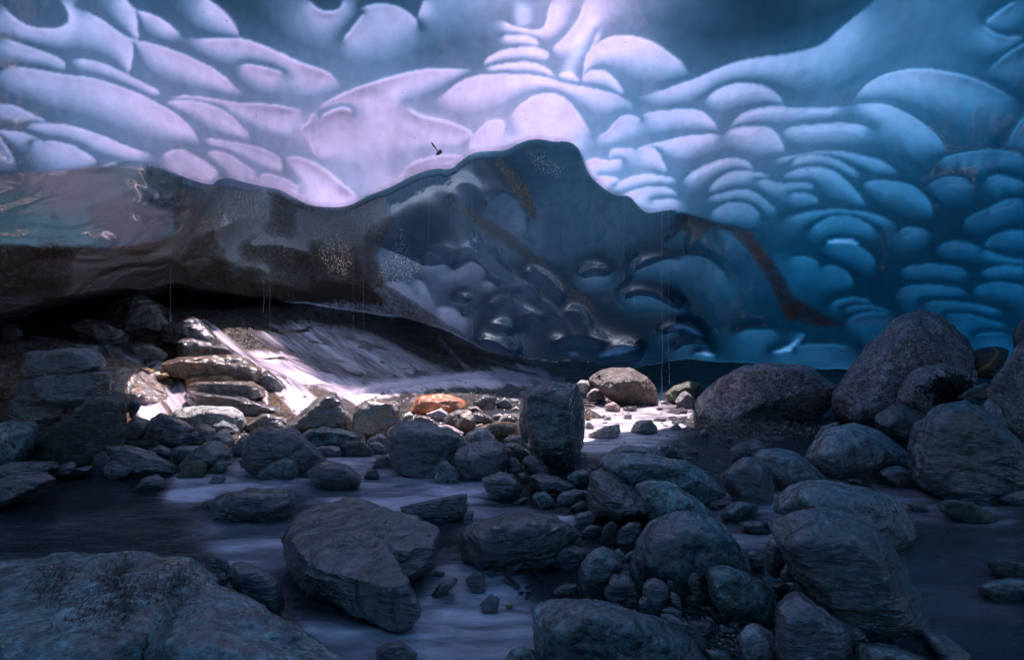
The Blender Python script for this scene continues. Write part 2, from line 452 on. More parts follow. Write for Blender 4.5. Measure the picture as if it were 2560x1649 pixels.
TH = rbf_lin([(1280, 340, .02), (880, 500, .05), (1000, 300, .1), (700, 330, .12), (1250, 150, .25), (700, 100, .55), (100, 60, .7), (100, 350, .6), (300, 250, .4),
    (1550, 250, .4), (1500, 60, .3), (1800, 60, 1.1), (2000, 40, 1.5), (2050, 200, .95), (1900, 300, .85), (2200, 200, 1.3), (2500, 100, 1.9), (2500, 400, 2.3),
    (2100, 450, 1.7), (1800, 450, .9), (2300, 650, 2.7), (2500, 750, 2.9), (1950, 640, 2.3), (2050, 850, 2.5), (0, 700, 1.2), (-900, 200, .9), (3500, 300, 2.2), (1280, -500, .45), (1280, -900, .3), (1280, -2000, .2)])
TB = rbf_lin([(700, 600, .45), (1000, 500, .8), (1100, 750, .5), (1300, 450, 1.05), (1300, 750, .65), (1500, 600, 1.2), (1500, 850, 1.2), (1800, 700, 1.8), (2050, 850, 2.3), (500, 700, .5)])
DIM = rbf_lin([(700, 100, .42), (350, 60, .48), (1280, 60, .36), (1280, 340, .10), (880, 500, .06), (1000, 300, .14), (1150, 220, .2), (700, 330, .12), (100, 60, .5), (100, 350, .5), (1280, 0, .35), (1900, 60, .6), (2000, 250, .3), (2500, 300, .3), (0, 650, .8),
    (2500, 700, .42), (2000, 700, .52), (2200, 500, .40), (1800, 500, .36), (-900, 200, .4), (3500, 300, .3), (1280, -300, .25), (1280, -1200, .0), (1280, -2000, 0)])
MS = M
THICK_SHADE = np.clip(MS*TB(PX, PY)+(1-MS)*TH(PX, PY), 0, 4); DIMMING = np.clip(MS*.76+(1-MS)*DIM(PX, PY), 0, .97)  # light fall-off from the lip painted in as thickness and dimming
DIMMING = blur(DIMMING, 2)
# scallop shading painted into the ice: brighter under each ridge, darker towards the next
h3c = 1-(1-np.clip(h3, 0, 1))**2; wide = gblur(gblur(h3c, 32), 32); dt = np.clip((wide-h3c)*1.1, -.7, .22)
THICK_SHADE = np.clip(THICK_SHADE+dt*GAIN_T*(1-.6*MS), .0, 4); DIMMING = np.clip(DIMMING+dt*GAIN_S*(1-.8*MS), 0, .96)
GLINT = np.zeros_like(PX)      # small bright glints painted into the ice along the foot of the wall
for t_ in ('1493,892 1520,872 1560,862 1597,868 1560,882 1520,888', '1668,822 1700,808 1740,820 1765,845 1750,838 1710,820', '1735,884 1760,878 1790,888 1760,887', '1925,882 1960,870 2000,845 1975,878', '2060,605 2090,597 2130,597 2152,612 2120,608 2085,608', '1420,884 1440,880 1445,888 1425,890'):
    GLINT = np.maximum(GLINT, region(t_, 2))
DIMMING = np.clip(DIMMING+.12*(1-sstep(.15, .85, MS)), 0, .97)
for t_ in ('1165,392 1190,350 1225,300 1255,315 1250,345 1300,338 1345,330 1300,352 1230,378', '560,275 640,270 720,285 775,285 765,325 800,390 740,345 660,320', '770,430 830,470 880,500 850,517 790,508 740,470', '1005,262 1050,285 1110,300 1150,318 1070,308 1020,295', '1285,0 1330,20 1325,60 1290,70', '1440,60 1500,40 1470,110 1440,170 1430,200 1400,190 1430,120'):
    b_ = region(t_, 14); DIMMING = DIMMING*(1-.75*b_); THICK_SHADE = THICK_SHADE*(1-.6*b_)  # bright sheen spots painted into the roof ice
DIMMING = DIMMING*(1-.9*np.clip(GLINT*1.3, 0, 1)); THICK_SHADE = THICK_SHADE*(1-.45*np.clip(GLINT*1.3, 0, 1))
fanA, fanB = [], []
for a_, (k0, k1) in enumerate(zip(ks[:-1], ks[1:])):      # the lip steps from row to row: close the small triangles it leaves
    j = cols[a_]; g_ = lambda r, c: int(IDS[r, c])
    if k0 > k1:
        fanA += [(g_(r, j), g_(r+1, j), g_(k1, j+1)) for r in range(k1, k0)]; fanB += [(g_(k0+1, j), g_(r+1, j+1), g_(r, j+1)) for r in range(k1+1, k0+1)]
    elif k1 > k0:
        fanA += [(g_(k0, j), g_(r+1, j+1), g_(r, j+1)) for r in range(k0, k1)]; fanB += [(g_(r, j), g_(r+1, j), g_(k1+1, j+1)) for r in range(k0+1, k1+1)]
def sub(name, sel, mat, fan=()):
    f = Q[sel]; used = np.unique(np.concatenate([f.ravel(), np.array(fan, int).ravel()])); mp = np.full(NX*NY, -1); mp[used] = np.arange(len(used))
    o = link(name, V.reshape(-1, 3)[used], mp[f][:, ::-1].tolist()+[tuple(int(mp[q]) for q in t[::-1]) for t in fan], mat)
    for an, a in (('basal', BASAL), ('dirt', DIRT), ('flour', FLOUR), ('thick', THICK_SHADE), ('dimming', DIMMING)): attr(o, an, a.reshape(-1)[used])
    return o
def extrude(o, test, steps):
    bm = bmesh.new(); bm.from_mesh(o.data)
    es = [e for e in bm.edges if e.is_boundary and all(test(v.co) for v in e.verts)]
    for st in steps:
        r_ = bmesh.ops.extrude_edge_only(bm, edges=es)['geom']
        for v in [g for g in r_ if isinstance(g, bmesh.types.BMVert)]: v.co += Vector(st)
        es = [g for g in r_ if isinstance(g, bmesh.types.BMEdge)]
    for f in bm.faces: f.smooth = True
    bm.to_mesh(o.data); bm.free()
def pix(c): return CX+c[0]/c[1]*F, CY-(c[2]-H)/c[1]*F
def ice_material(name):
    n = N(name); P = n.coord(); 
    # Beer-Lambert: red is lost first as the ice gets thicker, the painted dimming greys it
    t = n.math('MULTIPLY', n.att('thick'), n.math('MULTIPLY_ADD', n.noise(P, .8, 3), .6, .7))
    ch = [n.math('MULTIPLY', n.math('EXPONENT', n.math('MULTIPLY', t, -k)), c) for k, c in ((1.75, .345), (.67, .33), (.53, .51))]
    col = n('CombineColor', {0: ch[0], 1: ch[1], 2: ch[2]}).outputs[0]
    sl = n.math('SUBTRACT', 1., n.att('dimming'))
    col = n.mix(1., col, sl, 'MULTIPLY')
    # faint run-off streaks and cloudy bubbles in the ice
    st = n.noise(n.coord((9, 9, .5)), 1., 5, .6); cl = n.noise(P, 1.3, 6, .65, .4)
    m1 = n('MapRange', {'Value': st, 1: .3, 2: .72, 3: .88, 4: 1.08}).outputs[0]
    m2 = n('MapRange', {'Value': cl, 1: .3, 2: .7, 3: .90, 4: 1.08}).outputs[0]
    col = n.mix(1., col, n.math('MULTIPLY', m1, m2), 'MULTIPLY')
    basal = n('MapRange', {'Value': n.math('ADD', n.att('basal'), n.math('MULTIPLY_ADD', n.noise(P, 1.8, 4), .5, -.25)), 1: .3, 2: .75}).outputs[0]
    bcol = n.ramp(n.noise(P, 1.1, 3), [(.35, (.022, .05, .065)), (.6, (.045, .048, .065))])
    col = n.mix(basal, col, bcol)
    # little dark specks of grit
    vo = n('TexVoronoi', {'Vector': P, 'Scale': 16.}); sp = n.math('LESS_THAN', vo.outputs[0], n.math('MULTIPLY_ADD', n.noise(P, 1.1, 2), .5, -.235))
    col = n.mix(n.math('MULTIPLY', sp, .75), col, (.02, .02, .03))
    fl = n.att('flour'); gr = n('TexVoronoi', {'Vector': P, 'Scale': 52.}); g2 = n.noise(P, 26., 4, .7)
    fm = n.math('MULTIPLY', n.math('MULTIPLY', fl, n('MapRange', {'Value': g2, 1: .42, 2: .60}).outputs[0]), n('MapRange', {'Value': gr.outputs[0], 1: .42, 2: .15}).outputs[0], clamp=True)
    dn = n.noise(P, 3.2, 8, .72); dg = n.noise(P, 21., 5, .75)
    dm = n.math('ADD', n.math('MULTIPLY', n.att('dirt'), 1.35), n.math('ADD', n.math('MULTIPLY_ADD', dn, .8, -.6), n.math('MULTIPLY_ADD', dg, 1.3, -.65)))
    dm = n('MapRange', {'Value': dm, 1: .30, 2: 1.05}).outputs[0]
    dm = n.math('MULTIPLY', dm, n('MapRange', {'Value': n.att('dirt'), 1: .05, 2: .3}).outputs[0])
    beh = n.att('behind')
    bh = n.math('ADD', n.noise(P, 2., 3, .5), n.math('MULTIPLY', n.noise(n.coord((1, 1, .45)), 7., 3, .5, 1.2), n.math('MULTIPLY_ADD', beh, .16, .03)))
    vb = n('TexVoronoi', {'Vector': n('VectorMath', {0: n.coord((1, 1, .62)), 1: n('TexNoise', {'Vector': P, 'Scale': 2.}).outputs['Color']}, operation='ADD').outputs[0], 'Scale': 4.6, 'Smoothness': .35}, feature='SMOOTH_F1')
    bh = n.math('ADD', bh, n.math('MULTIPLY', n.math('MULTIPLY', n.math('POWER', vb.outputs[0], 1.5), beh), 1.2))
    bp = n.bump(bh, .5, .06)
    swirl = n.noise(n.coord((.7, 1, 1.7)), 1.5, .6, .4, 1.6)
    bp = n('Bump', {'Height': swirl, 'Strength': n.math('MULTIPLY', basal, .8), 'Distance': .16, 'Normal': bp}).outputs[0]
    bd = n('Bump', {'Height': n.math('ADD', dn, n.math('MULTIPLY', dg, .5)), 'Strength': n.math('MULTIPLY', dm, .8), 'Distance': .06, 'Normal': bp}).outputs[0]
    tr = n('BsdfTranslucent', {'Color': col, 'Normal': bp}); df = n('BsdfDiffuse', {'Color': col, 'Normal': bp})
    body = n.shmix(.22, tr.outputs[0], df.outputs[0])
    dcol = n.ramp(dg, [(.35, (.045, .036, .028)), (.55, (.12, .095, .075)), (.75, (.28, .23, .19))])
    body = n.shmix(dm, body, n('BsdfDiffuse', {'Color': dcol, 'Normal': bd}).outputs[0])
    ft = n.shmix(.5, n('BsdfDiffuse', {'Color': (.75, .70, .66)}).outputs[0], n('BsdfTranslucent', {'Color': (.8, .72, .66)}).outputs[0])
    body = n.shmix(n.math('MULTIPLY', fm, .8), body, ft)
    gl = n('BsdfGlossy', {'Color': (1, 1, 1), 'Roughness': n.math('ADD', n.math('MULTIPLY_ADD', dm, .25, .15), n.math('MULTIPLY_ADD', beh, .17, n.math('MULTIPLY', basal, -.03))), 'Normal': bd})
    fr = n.math('MINIMUM', n('Fresnel', {'IOR': 1.31}).outputs[0], .32)
    return n.done(n.shmix(n.math('MULTIPLY', fr, n.math('MULTIPLY_ADD', n.math('SUBTRACT', basal, n.math('MULTIPLY', beh, .9)), .3, .75), clamp=True), body, gl.outputs[0]))
MICE = MWALL = ice_material('glacier_ice')
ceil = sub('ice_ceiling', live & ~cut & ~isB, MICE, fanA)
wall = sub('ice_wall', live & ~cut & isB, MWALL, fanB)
tag(ceil, 'scalloped lavender and blue glacier ice roof of the cave', 'ice ceiling', kind='structure')
tag(wall, 'dark teal wall of clear basal ice hanging behind the roof lip', 'ice wall', kind='structure')
def on_lip(c):
    x, y = pix(c); return 470 < x < 1650 and y < np.interp(x, LIP[:, 0], LIP[:, 1])+25 and y > np.interp(x, LIP[:, 0], LIP[:, 1])-25
extrude(wall, lambda c: on_lip(c), [(0, -.20, .3), (0, .3, 1.1), (0, 1., 3.)])
def on_bot(c):
    x, y = pix(c); return y > np.interp(x, BOT[:, 0], BOT[:, 1])-12 and c[1] > 1.5
def outward(o, steps):
    bm = bmesh.new(); bm.from_mesh(o.data); es = [e for e in bm.edges if e.is_boundary and all(on_bot(v.co) for v in e.verts)]
    for d_, dz in steps:
        r_ = bmesh.ops.extrude_edge_only(bm, edges=es)['geom']
        for v in [g for g in r_ if isinstance(g, bmesh.types.BMVert)]:
            h_ = Vector((v.co.x, v.co.y+1.5, 0)).normalized(); v.co += h_*d_+Vector((0, 0, dz))
        es = [g for g in r_ if isinstance(g, bmesh.types.BMEdge)]
    for f in bm.faces: f.smooth = True
    bm.to_mesh(o.data); bm.free()
for o in (wall, ceil): outward(o, [(.10, -.015), (.6, 0.), (3., .05), (7., .1)])
# the part of the vault over and behind the camera
vv, ff = [], []
for i in range(33):
    a = math.pi*(i/32)
    for j in range(25):
        b = math.pi*.5*(j/24)*1.0
        p = np.array([4.9*math.cos(a), 1.9-5.5*math.sin(b)*1.0, -.4+4.75*math.sin(a)*1.0]); s = math.cos(b)**.5 if b < math.pi*.5-1e-6 else 0
        vv.append((p[0]*s, p[1], -.4+(p[2]+.4)*s))
vv = np.array(vv); vv += (fbm(vv*.9, 3, 4)*.22)[:, None]*np.array([1, .4, 1])
for i in range(32):
    for j in range(24):
        k = i*25+j; q = vv[[k, k+25, k+26, k+1]].mean(0)
        if not (q[1] < -1.5 and abs(q[0]) < 1.2 and .6 < q[2] < 2.2): ff.append((k, k+25, k+26, k+1))   # the cave mouth behind the viewpoint
back = link('ice_ceiling', vv, ff, MICE); attr(back, 'thick', vv[:, 0]*0+1.1); attr(back, 'dimming', vv[:, 0]*0+.35)
tag(back, 'ice vault overhead and behind the viewpoint', 'ice ceiling', kind='structure')
# ================================================================== ROCKS
# each line: name | material | crop | depth or - | half thickness / width | roundness | label | outline in crop pixels
CROPS = {'1': (0, 860, 3.416), '2': (620, 860, 3.416), '3': (1240, 860, 3.416), '4': (1860, 760, 3.416), '5': (0, 1200, 3.416), '6': (620, 1200, 3.416),
         '7': (1240, 1200, 3.416), '8': (1860, 1200, 3.416), 'L': (0, 500, 2.6556), 'F': (0, 0, 1), 'Z': (1320, 980, 4.969)}
ROCKS = '''
slab|slate|1|4.15|.40|14|flat dark slab balanced on top of the rock stack|215,80 330,65 600,40 860,40 905,90 925,170 690,240 620,235 260,262 235,180
slab|slate|1|4.15|.40|14|thick black slab, second from top of the rock stack|160,310 300,270 690,225 800,220 935,230 945,290 925,400 860,450 620,485 350,470 240,430 180,360
slab|slate|1|4.25|.35|12|layered black slab at the bottom of the rock stack|95,480 230,445 330,465 560,480 700,490 640,560 480,640 160,655 115,560
boulder|teal|1|-|.45|9|blue green speckled block at the foot of the rock stack|-120,700 120,650 300,655 325,700 315,800 230,950 160,1030 -120,1060
boulder|green|1|3.9|.25|16|long greenish slab leaning under the rock stack|250,880 480,690 770,480 940,420 1070,395 1115,440 1110,560 1130,680 1020,860 850,900 650,1010 240,1010
stone|purple|1|4.6|.3|16|small sharp triangular stone behind the leaning slab|1105,480 1180,475 1210,510 1150,600 1120,620
stone|slate|1|-|.4|10|dark blue stone between the leaning slab and a cracked purple stone|1040,720 1150,615 1290,655 1240,790 1130,850 1020,860
stone|purple|1|-|.45|12|cracked purple stone in front of the pale granite block|1270,700 1300,640 1380,600 1450,605 1650,710 1600,830 1540,865 1430,860 1280,780
boulder|pale|1|5.15|.4|9|pale pink flat granite block below the small waterfall|1465,590 1520,545 1700,535 1980,545 2090,600 2110,650 2080,745 1990,745 1820,730 1650,740 1500,690
stone|slate|1|-|.4|14|black angular stone leaning right below the pale granite block|1570,830 1700,700 1760,680 1850,745 1830,800 1720,850 1620,865
stone|granite|1|4.9|.4|10|grey stone tucked under the right end of the pale granite block|1810,690 1900,650 2010,690 2070,770 1990,830 1850,760
stone|purple|1|-|.4|9|knobbly purple stone left of the streaked schist slab|1730,830 1850,755 1930,745 2010,830 1960,880 1850,860
boulder|slate|1|-|.4|10|big wet dark stone above the mossy stone on the left bank|1530,1050 1620,930 1760,840 1850,820 1960,900 1990,970 1930,1000 1700,1000 1560,1060
stone|purple|1|-|.4|10|purple stone squeezed against the left end of the streaked schist slab|1980,890 2060,800 2115,775 2115,950 2060,950 1990,930
slab|green|1|-|.5|12|thin flat stone with a pale edge in front of the cracked purple stone|1080,860 1180,820 1370,815 1415,860 1280,890 1100,880
stone|slate|1|-|.4|9|rounded dark stone above the pale purple slab|1255,900 1370,865 1460,900 1470,980 1380,960
stone|teal|1|-|.4|9|blue speckled stone between two dark wet stones on the left bank|1470,890 1560,870 1710,865 1680,930 1590,1000 1500,970
stone|slate|1|-|.4|14|black cube shaped stone at the left end of the pale purple slab|790,930 880,870 960,960 930,1030 820,1025
slab|purple|1|-|.5|18|pale purple smooth slab sloping down to the left pool|890,870 1110,870 1290,930 1525,1055 1450,1085 1340,1090 1130,960 1010,955 960,970
slab|purple|1|-|.5|16|low purple plate at the pool edge under the pale purple slab|895,1060 960,990 1080,1000 1180,1060 1110,1110 940,1120
stone|green|1|-|.45|10|small striped stone where the pale purple slab meets the water|1105,1105 1200,1050 1310,1030 1340,1090 1280,1105 1180,1110
stone|moss|1|-|.45|9|round stone with yellow green moss at the pool edge|1515,1130 1600,1020 1720,985 1765,1030 1770,1095 1700,1115 1600,1125
stone|teal|1|-|.45|8|smooth teal stone beside the mossy stone|1780,1070 1830,990 1930,985 1985,1010 1920,1065 1830,1085
stone|slate|1|-|.45|10|black wet stone alone in the left pool|1170,1215 1240,1140 1340,1115 1420,1160 1420,1200 1300,1225
pebble|slate|1|-|.45|9|little wet stone in the left pool below the teal stone|1790,1170 1820,1125 1900,1115 1935,1150 1880,1185
slab|slate|1|-|.5|12|long flat wet slab at the left edge of the picture|-120,1090 120,1015 470,1000 520,1040 420,1080 200,1120 0,1160 -120,1200
stone|slate|1|-|.5|12|dark wedge beside the long flat wet slab|410,1090 520,1050 620,1000 670,1030 640,1070 520,1140 420,1150
slab|slate|1|-|.5|14|black undercut slab below the long flat wet slab|-120,1200 200,1120 420,1100 540,1140 300,1250 60,1340 -120,1370
slab|purple|1|-|.5|18|thin smooth purple plate by the pale stick|560,1100 640,1065 780,1030 800,1050 760,1080 600,1130
slab|streak|2|-|.45|16|streaked purple schist slab tilted towards the stream|10,770 60,730 300,735 400,730 440,790 560,920 660,990 520,1050 450,1080 420,1000 300,960 180,1010 20,1000 0,880
stone|teal|2|-|.45|8|dark green round stone in front of the streaked schist slab|80,1090 200,1000 350,955 420,990 445,1060 440,1110 360,1140 250,1110
stone|slate|2|-|.45|8|dark oval stone in the stream right of the streaked schist slab|510,1090 620,1010 760,995 850,1030 960,1100 980,1150 870,1180 760,1210 620,1160
boulder|teal|2|-|.4|8|flat dark teal boulder in front of the wet peaked boulder|455,770 520,725 660,710 860,740 990,775 1000,820 930,855 750,865 560,870 490,840
stone|slate|2|-|.4|9|low black stone under the left half of the flat teal boulder|540,880 640,865 770,870 820,930 720,955 620,930
stone|green|2|-|.4|8|low grey green stone under the right half of the flat teal boulder|780,870 860,825 980,830 1060,890 1080,920 960,945 840,935
boulder|brown|2|-|.45|13|wet glistening peaked boulder at the foot of the waterfall|330,700 500,550 600,460 720,415 780,450 890,640 880,730 700,720 460,735
boulder|rusty|2|-|.45|16|square wet block with rust stained sides beside the waterfall|905,560 925,490 1060,470 1290,500 1310,560 1290,680 1230,760 1000,790 890,740
boulder|orange|2|-|.4|10|bright orange rock at the foot of the waterfall|1390,520 1430,450 1500,432 1700,432 1850,480 1880,520 1850,555 1650,560 1560,590 1450,605 1395,560
stone|pale|2|-|.4|9|pale stone between the rust stained block and the orange rock|1315,620 1380,575 1425,590 1400,640 1330,660
stone|brown|2|-|.4|12|dark shiny stone below the orange rock|1350,660 1450,610 1560,620 1660,690 1560,700 1400,690
stone|pale|2|-|.4|11|pale wedge touching the underside of the orange rock|1510,600 1650,545 1710,595 1690,650 1600,630
stone|band|2|-|.4|8|round grey stone with a pale curved band|1660,660 1720,590 1800,560 1900,560 1950,640 1940,700 1890,740 1780,690
stone|brown|2|-|.4|9|smooth grey brown stone right of the banded stone|1900,590 1980,575 2090,630 2090,665 1960,670
stone|pinkish|2|-|.4|9|pinkish stone at the right tip of the orange rock|1860,545 1950,525 2005,570 1950,590
stone|brown|2|-|.4|13|shiny grey stone in the lit shallows left of the standing stone|1910,510 2010,440 2110,450 2100,520 2030,550
stone|pale|2|-|.4|12|small pale upright stone in the lit shallows|2020,545 2060,480 2110,520 2080,555
stone|slate|2|-|.4|13|black glinting stone in the lit shallows|2110,510 2200,450 2260,490 2250,530 2150,545
pebble|pale|2|-|.4|8|small cream stone left of the standing stone|2240,560 2290,530 2325,550 2290,570
pebble|pale|2|-|.4|8|small white stone above the golden slab|2085,610 2150,590 2190,610 2150,640 2090,640
stone|brown|2|-|.4|12|dark glossy stone above the golden slab|2150,650 2220,610 2295,610 2290,660 2200,670
slab|gold|2|-|.35|12|flat golden slab left of the standing stone|1960,720 2100,670 2310,670 2330,790 2200,770 2000,750
boulder|pale|2|-|.4|9|light grey granite stone in front of the golden slab|1830,830 1870,760 1980,710 2050,720 2110,800 2100,845 1900,860
stone|pale|2|-|.4|9|light stone left of the light grey granite stone|1590,700 1700,685 1850,760 1840,800 1700,740
stone|pinkish|2|-|.4|8|lit smooth stone under the rust stained block|1000,820 1130,760 1200,800 1180,870 1060,860
stone|rusty|2|-|.4|10|small rusty stone behind the big black wet boulder|1160,770 1220,700 1270,690 1260,770 1200,830
stone|brown|2|-|.4|8|flat grey stone left of the big black wet boulder|1010,840 1120,830 1210,900 1180,920 1080,910
boulder|slate|2|-|.45|11|big black wet boulder in the middle of the stream bank|1190,800 1270,690 1330,675 1500,690 1750,750 1830,800 1870,880 1760,970 1580,1050 1450,1075 1290,1000 1190,910
boulder|slate|2|-|.45|7|smooth dark boulder right of the big black wet boulder|1730,990 1790,900 1950,840 2100,820 2230,900 2250,990 2150,1080 2020,1120 1850,1120 1780,1060
stone|teal|2|-|.45|7|small speckled teal stone standing in the stream|1580,1070 1640,1000 1700,985 1770,1050 1805,1120 1780,1170 1680,1175 1610,1130
stone|slate|2|-|.45|12|dark triangular stone left of the big black wet boulder|1060,1050 1110,970 1170,940 1240,1010 1250,1055
pebble|slate|2|-|.45|10|small black stone in the stream below the dark triangular stone|990,1110 1020,1070 1090,1060 1125,1125 1050,1130
pebble|teal|2|-|.45|8|low teal stone at the front foot of the big black wet boulder|1280,1070 1340,1040 1400,1070 1390,1095
boulder|slate|2|-|.45|9|shadowed round stone in the stream behind the thin fin stone|1990,1150 2150,1090 2260,1110 2340,1200 2320,1260 2220,1310 2080,1260
slab|slate|6|-|.30|12|long black wedge lying in the stream behind the cracked slab|1230,240 1500,200 1860,115 1895,150 1895,260 1700,320 1440,295
stone|slate|6|-|.3|14|small black fin stone at the right tip of the cracked slab|1845,275 1895,255 1930,260 1900,420 1840,420
slab|slate|6|-|.45|8|low wet two humped rock in the stream behind the foreground granite|-330,190 -200,110 0,85 320,80 385,150 375,230 200,300 120,290 0,260 -200,260
stone|slate|5|-|.45|8|small flat wet stone left of the two humped rock|1720,200 1760,175 2000,140 2000,185 1850,212
stone|slate|6|-|.45|11|dark stone in the milky water at the bottom centre|1105,1450 1150,1400 1290,1385 1380,1430 1440,1480 1430,1540 1320,1570 1150,1560
stone|slate|5|1.95|.45|8|black round stone behind the corner of the foreground granite|1790,680 1830,630 1920,640 1960,710 1950,790 1850,780
stone|slate|5|1.85|.45|8|small dark stone wedged under the corner of the foreground granite|1830,790 1920,790 1950,860 1900,900 1860,870
slab|slate|5|1.85|.4|9|wet rock under running water between granite and cracked slab|1970,660 2060,680 2391,850 2420,1100 2300,1130 2050,960 1950,860
pebble|slate|6|-|.45|10|long dark pebble right of the cracked slab|1575,970 1640,880 1780,820 1800,850 1740,920 1600,975
pebble|slate|6|-|.45|12|upright dark pebble at the left of the pebble patch|1860,850 1960,770 2010,800 2030,900 1960,930 1890,880
pebble|slate|6|-|.45|9|oval pebble at the top of the pebble patch|2010,775 2080,745 2140,780 2080,805
pebble|slate|6|-|.45|9|flat pebble touching the right end of the cracked slab|1570,800 1600,770 1690,780 1650,812
pebble|slate|6|-|.45|10|slanting wet pebble at the far side of the pebble patch|2190,760 2300,700 2375,680 2340,740 2230,790
pebble|slate|6|-|.45|12|dark pointed pebble at the near left of the pebble patch|1980,1060 2070,980 2150,1010 2110,1130 2030,1100
pebble|yellow|6|-|.4|8|small yellow pebble among the dark pebbles|2190,1060 2230,1035 2280,1060 2230,1075
slab|streak|7|-|.45|5|broad flat wet stone washed over by the stream|-330,480 -200,360 100,290 400,290 600,370 690,470 640,530 400,590 100,660 -200,620
stone|pale|3|3.95|.3|9|pale purple stone hidden behind the left side of the standing stone|190,640 250,490 280,800 215,780
boulder|brownb|3|-|.42|8|rounded brown boulder at the foot of the ice wall|785,290 900,230 1060,208 1180,220 1300,290 1360,380 1340,490 1080,510 960,430 930,370 810,330
stone|pale|3|7.1|.4|9|small tan stone at the left shoulder of the rounded brown boulder|680,340 720,305 800,315 825,360 760,395 700,375
stone|pale|3|-|.4|14|faceted white stone in front of the rounded brown boulder|765,430 850,370 930,420 935,470 800,480
boulder|graniteb|F|-|.40|11|wide flat topped granite boulder at the right of the stream|1738,1035 1755,1000 1762,972 1800,945 1858,914 1900,909 1950,909 2018,918 2060,944 2088,967 2075,985 2010,1018 1890,1035 1775,1046
boulder|moss|3|7.0|.4|8|dim green boulder in the shadow left of the wide flat boulder|1430,430 1520,350 1640,305 1740,330 1780,400 1740,500 1600,520 1480,480
stone|graniteb|3|6.6|.4|11|grey pointed stone in front of the dim green boulder|1510,490 1570,430 1620,395 1680,450 1740,540 1690,560 1560,540
stone|brown|3|-|.4|10|brown wet stone in the lit stream right of the standing stone|1150,735 1210,660 1330,645 1380,720 1370,745 1180,750
stone|brown|3|-|.4|12|little dark peaked stone in the lit stream|1080,635 1090,620 1130,585 1160,610 1150,640
pebble|pale|3|-|.4|9|small white pebble in the lit stream near the standing stone|910,635 950,610 990,630 960,650
slab|pale|3|-|.4|13|glittering white slab in the lit stream|790,765 870,730 960,700 1060,675 1080,740 1000,770 820,785
pebble|gold|3|-|.4|7|round orange pebble at the right side of the standing stone|755,590 790,570 810,620 770,645
stone|purple|3|-|.4|10|purple stone touching the right side of the standing stone|765,700 780,650 840,700 800,725
stone|pinkish|3|-|.4|10|pale pink stone in the gravel behind the lit stream|930,520 1000,485 1060,530 1050,570 930,560
stone|brown|3|-|.4|10|flat brown stone below the rounded brown boulder|1080,540 1200,525 1200,560 1090,565
pebble|graniteb|3|-|.4|7|small grey stone at the water right of the rounded brown boulder|1230,520 1280,500 1320,525
pebble|pale|3|-|.4|11|glinting pebble in the stream below the wide flat boulder|1480,715 1550,670 1580,720 1560,738
pebble|pinkish|3|-|.4|10|sparkling pink pebble at the near edge of the lit stream|1730,750 1780,720 1830,760 1780,785
pebble|brown|3|-|.4|10|thin dark pebble in the stream left of the wide flat boulder|1500,645 1540,620 1550,655
boulder|purple|3|-|.4|8|low dark hump behind the flat teal granite|880,1000 1000,900 1100,870 1250,895 1400,900 1470,970 1100,1020
stone|purple|3|-|.45|9|dark pointed stone at the near bank of the lit pool|1330,900 1420,835 1500,840 1560,900 1610,975 1500,985
boulder|teal|3|2.95|.35|8|big flat teal granite boulder in the centre right|820,1070 900,980 1100,935 1300,960 1470,990 1640,985 1760,1070 1910,1180 1880,1230 1600,1270 1300,1230 1000,1100
boulder|teal|7|2.45|.4|6|round teal granite boulder under the ribbed angular block|1180,40 1300,-10 1450,0 1560,75 1700,130 1850,280 1920,410 1700,420 1350,350
stone|teal|3|-|.45|7|round speckled blue stone behind the ribbed angular block|600,1140 650,1085 740,1070 810,1100 790,1230 680,1200
boulder|streak|3|-|.45|9|ribbed dark stone left of the round speckled blue stone|270,1130 400,1105 500,1130 680,1200 720,1230 560,1260 300,1250
stone|purple|3|-|.45|10|purple stone at the foot of the standing stone|215,990 280,945 350,945 440,1050 450,1115 300,1090
stone|teal|3|-|.45|8|low blue stone against the left face of the ribbed angular block|510,1330 560,1260 680,1240 790,1240 780,1310 620,1380 530,1370
stone|teal|3|-|.45|7|small blue speckled stone at the edge of the central stream|300,1310 340,1260 420,1250 490,1320 505,1370 400,1390
pebble|slate|3|-|.45|9|flat black pebble left of the small blue speckled stone|140,1345 230,1305 290,1310 200,1350
stone|slate|3|-|.45|9|dark stone left of the purple stone at the foot of the standing stone|90,960 170,970 240,1060 200,1110 100,1080
pebble|slate|3|-|.45|9|small dark stone above the ribbed dark stone|170,1100 250,1090 275,1140 230,1175
stone|brown|3|-|.45|8|flat brown stone left of the base of the standing stone|60,840 160,835 290,920 300,955 200,985 110,930
stone|pinkish|3|-|.45|9|light faceted stone at the left base of the standing stone|50,820 120,770 200,780 260,840 180,865
pebble|pale|3|-|.45|8|little sparkling stone against the base of the standing stone|250,860 300,850 330,900 280,915
boulder|graniteb|4|-|.4|9|speckled purple slab right of the lit pool|-120,1250 -60,1190 0,1175 100,1150 200,1230 120,1330 0,1430 -60,1490 -120,1390
boulder|slate|3|-|.42|9|dark fin shaped boulder right of the flat teal granite|1905,1140 2030,1040 2110,960 2220,960 2320,1040 2355,1150 2320,1340 2200,1345 2060,1330 2000,1270
boulder|granite|4|-|.4|9|rumpled grey boulder behind the dark fin shaped boulder|60,1290 120,1240 250,1225 400,1260 540,1340 740,1515 600,1537 300,1537 200,1440
stone|teal|3|-|.45|8|pale blue stone in the water below the dark fin shaped boulder|1920,1430 1990,1360 2090,1335 2240,1380 2180,1440 2060,1470
stone|purple|7|-|.45|11|small purple stone in front of the ribbed angular block|665,370 690,290 800,262 855,300 850,345 740,390 690,398
stone|moss|3|-|.45|10|mossy brown stone at the left foot of the ribbed angular block|630,1390 740,1330 790,1380 770,1440 680,1420
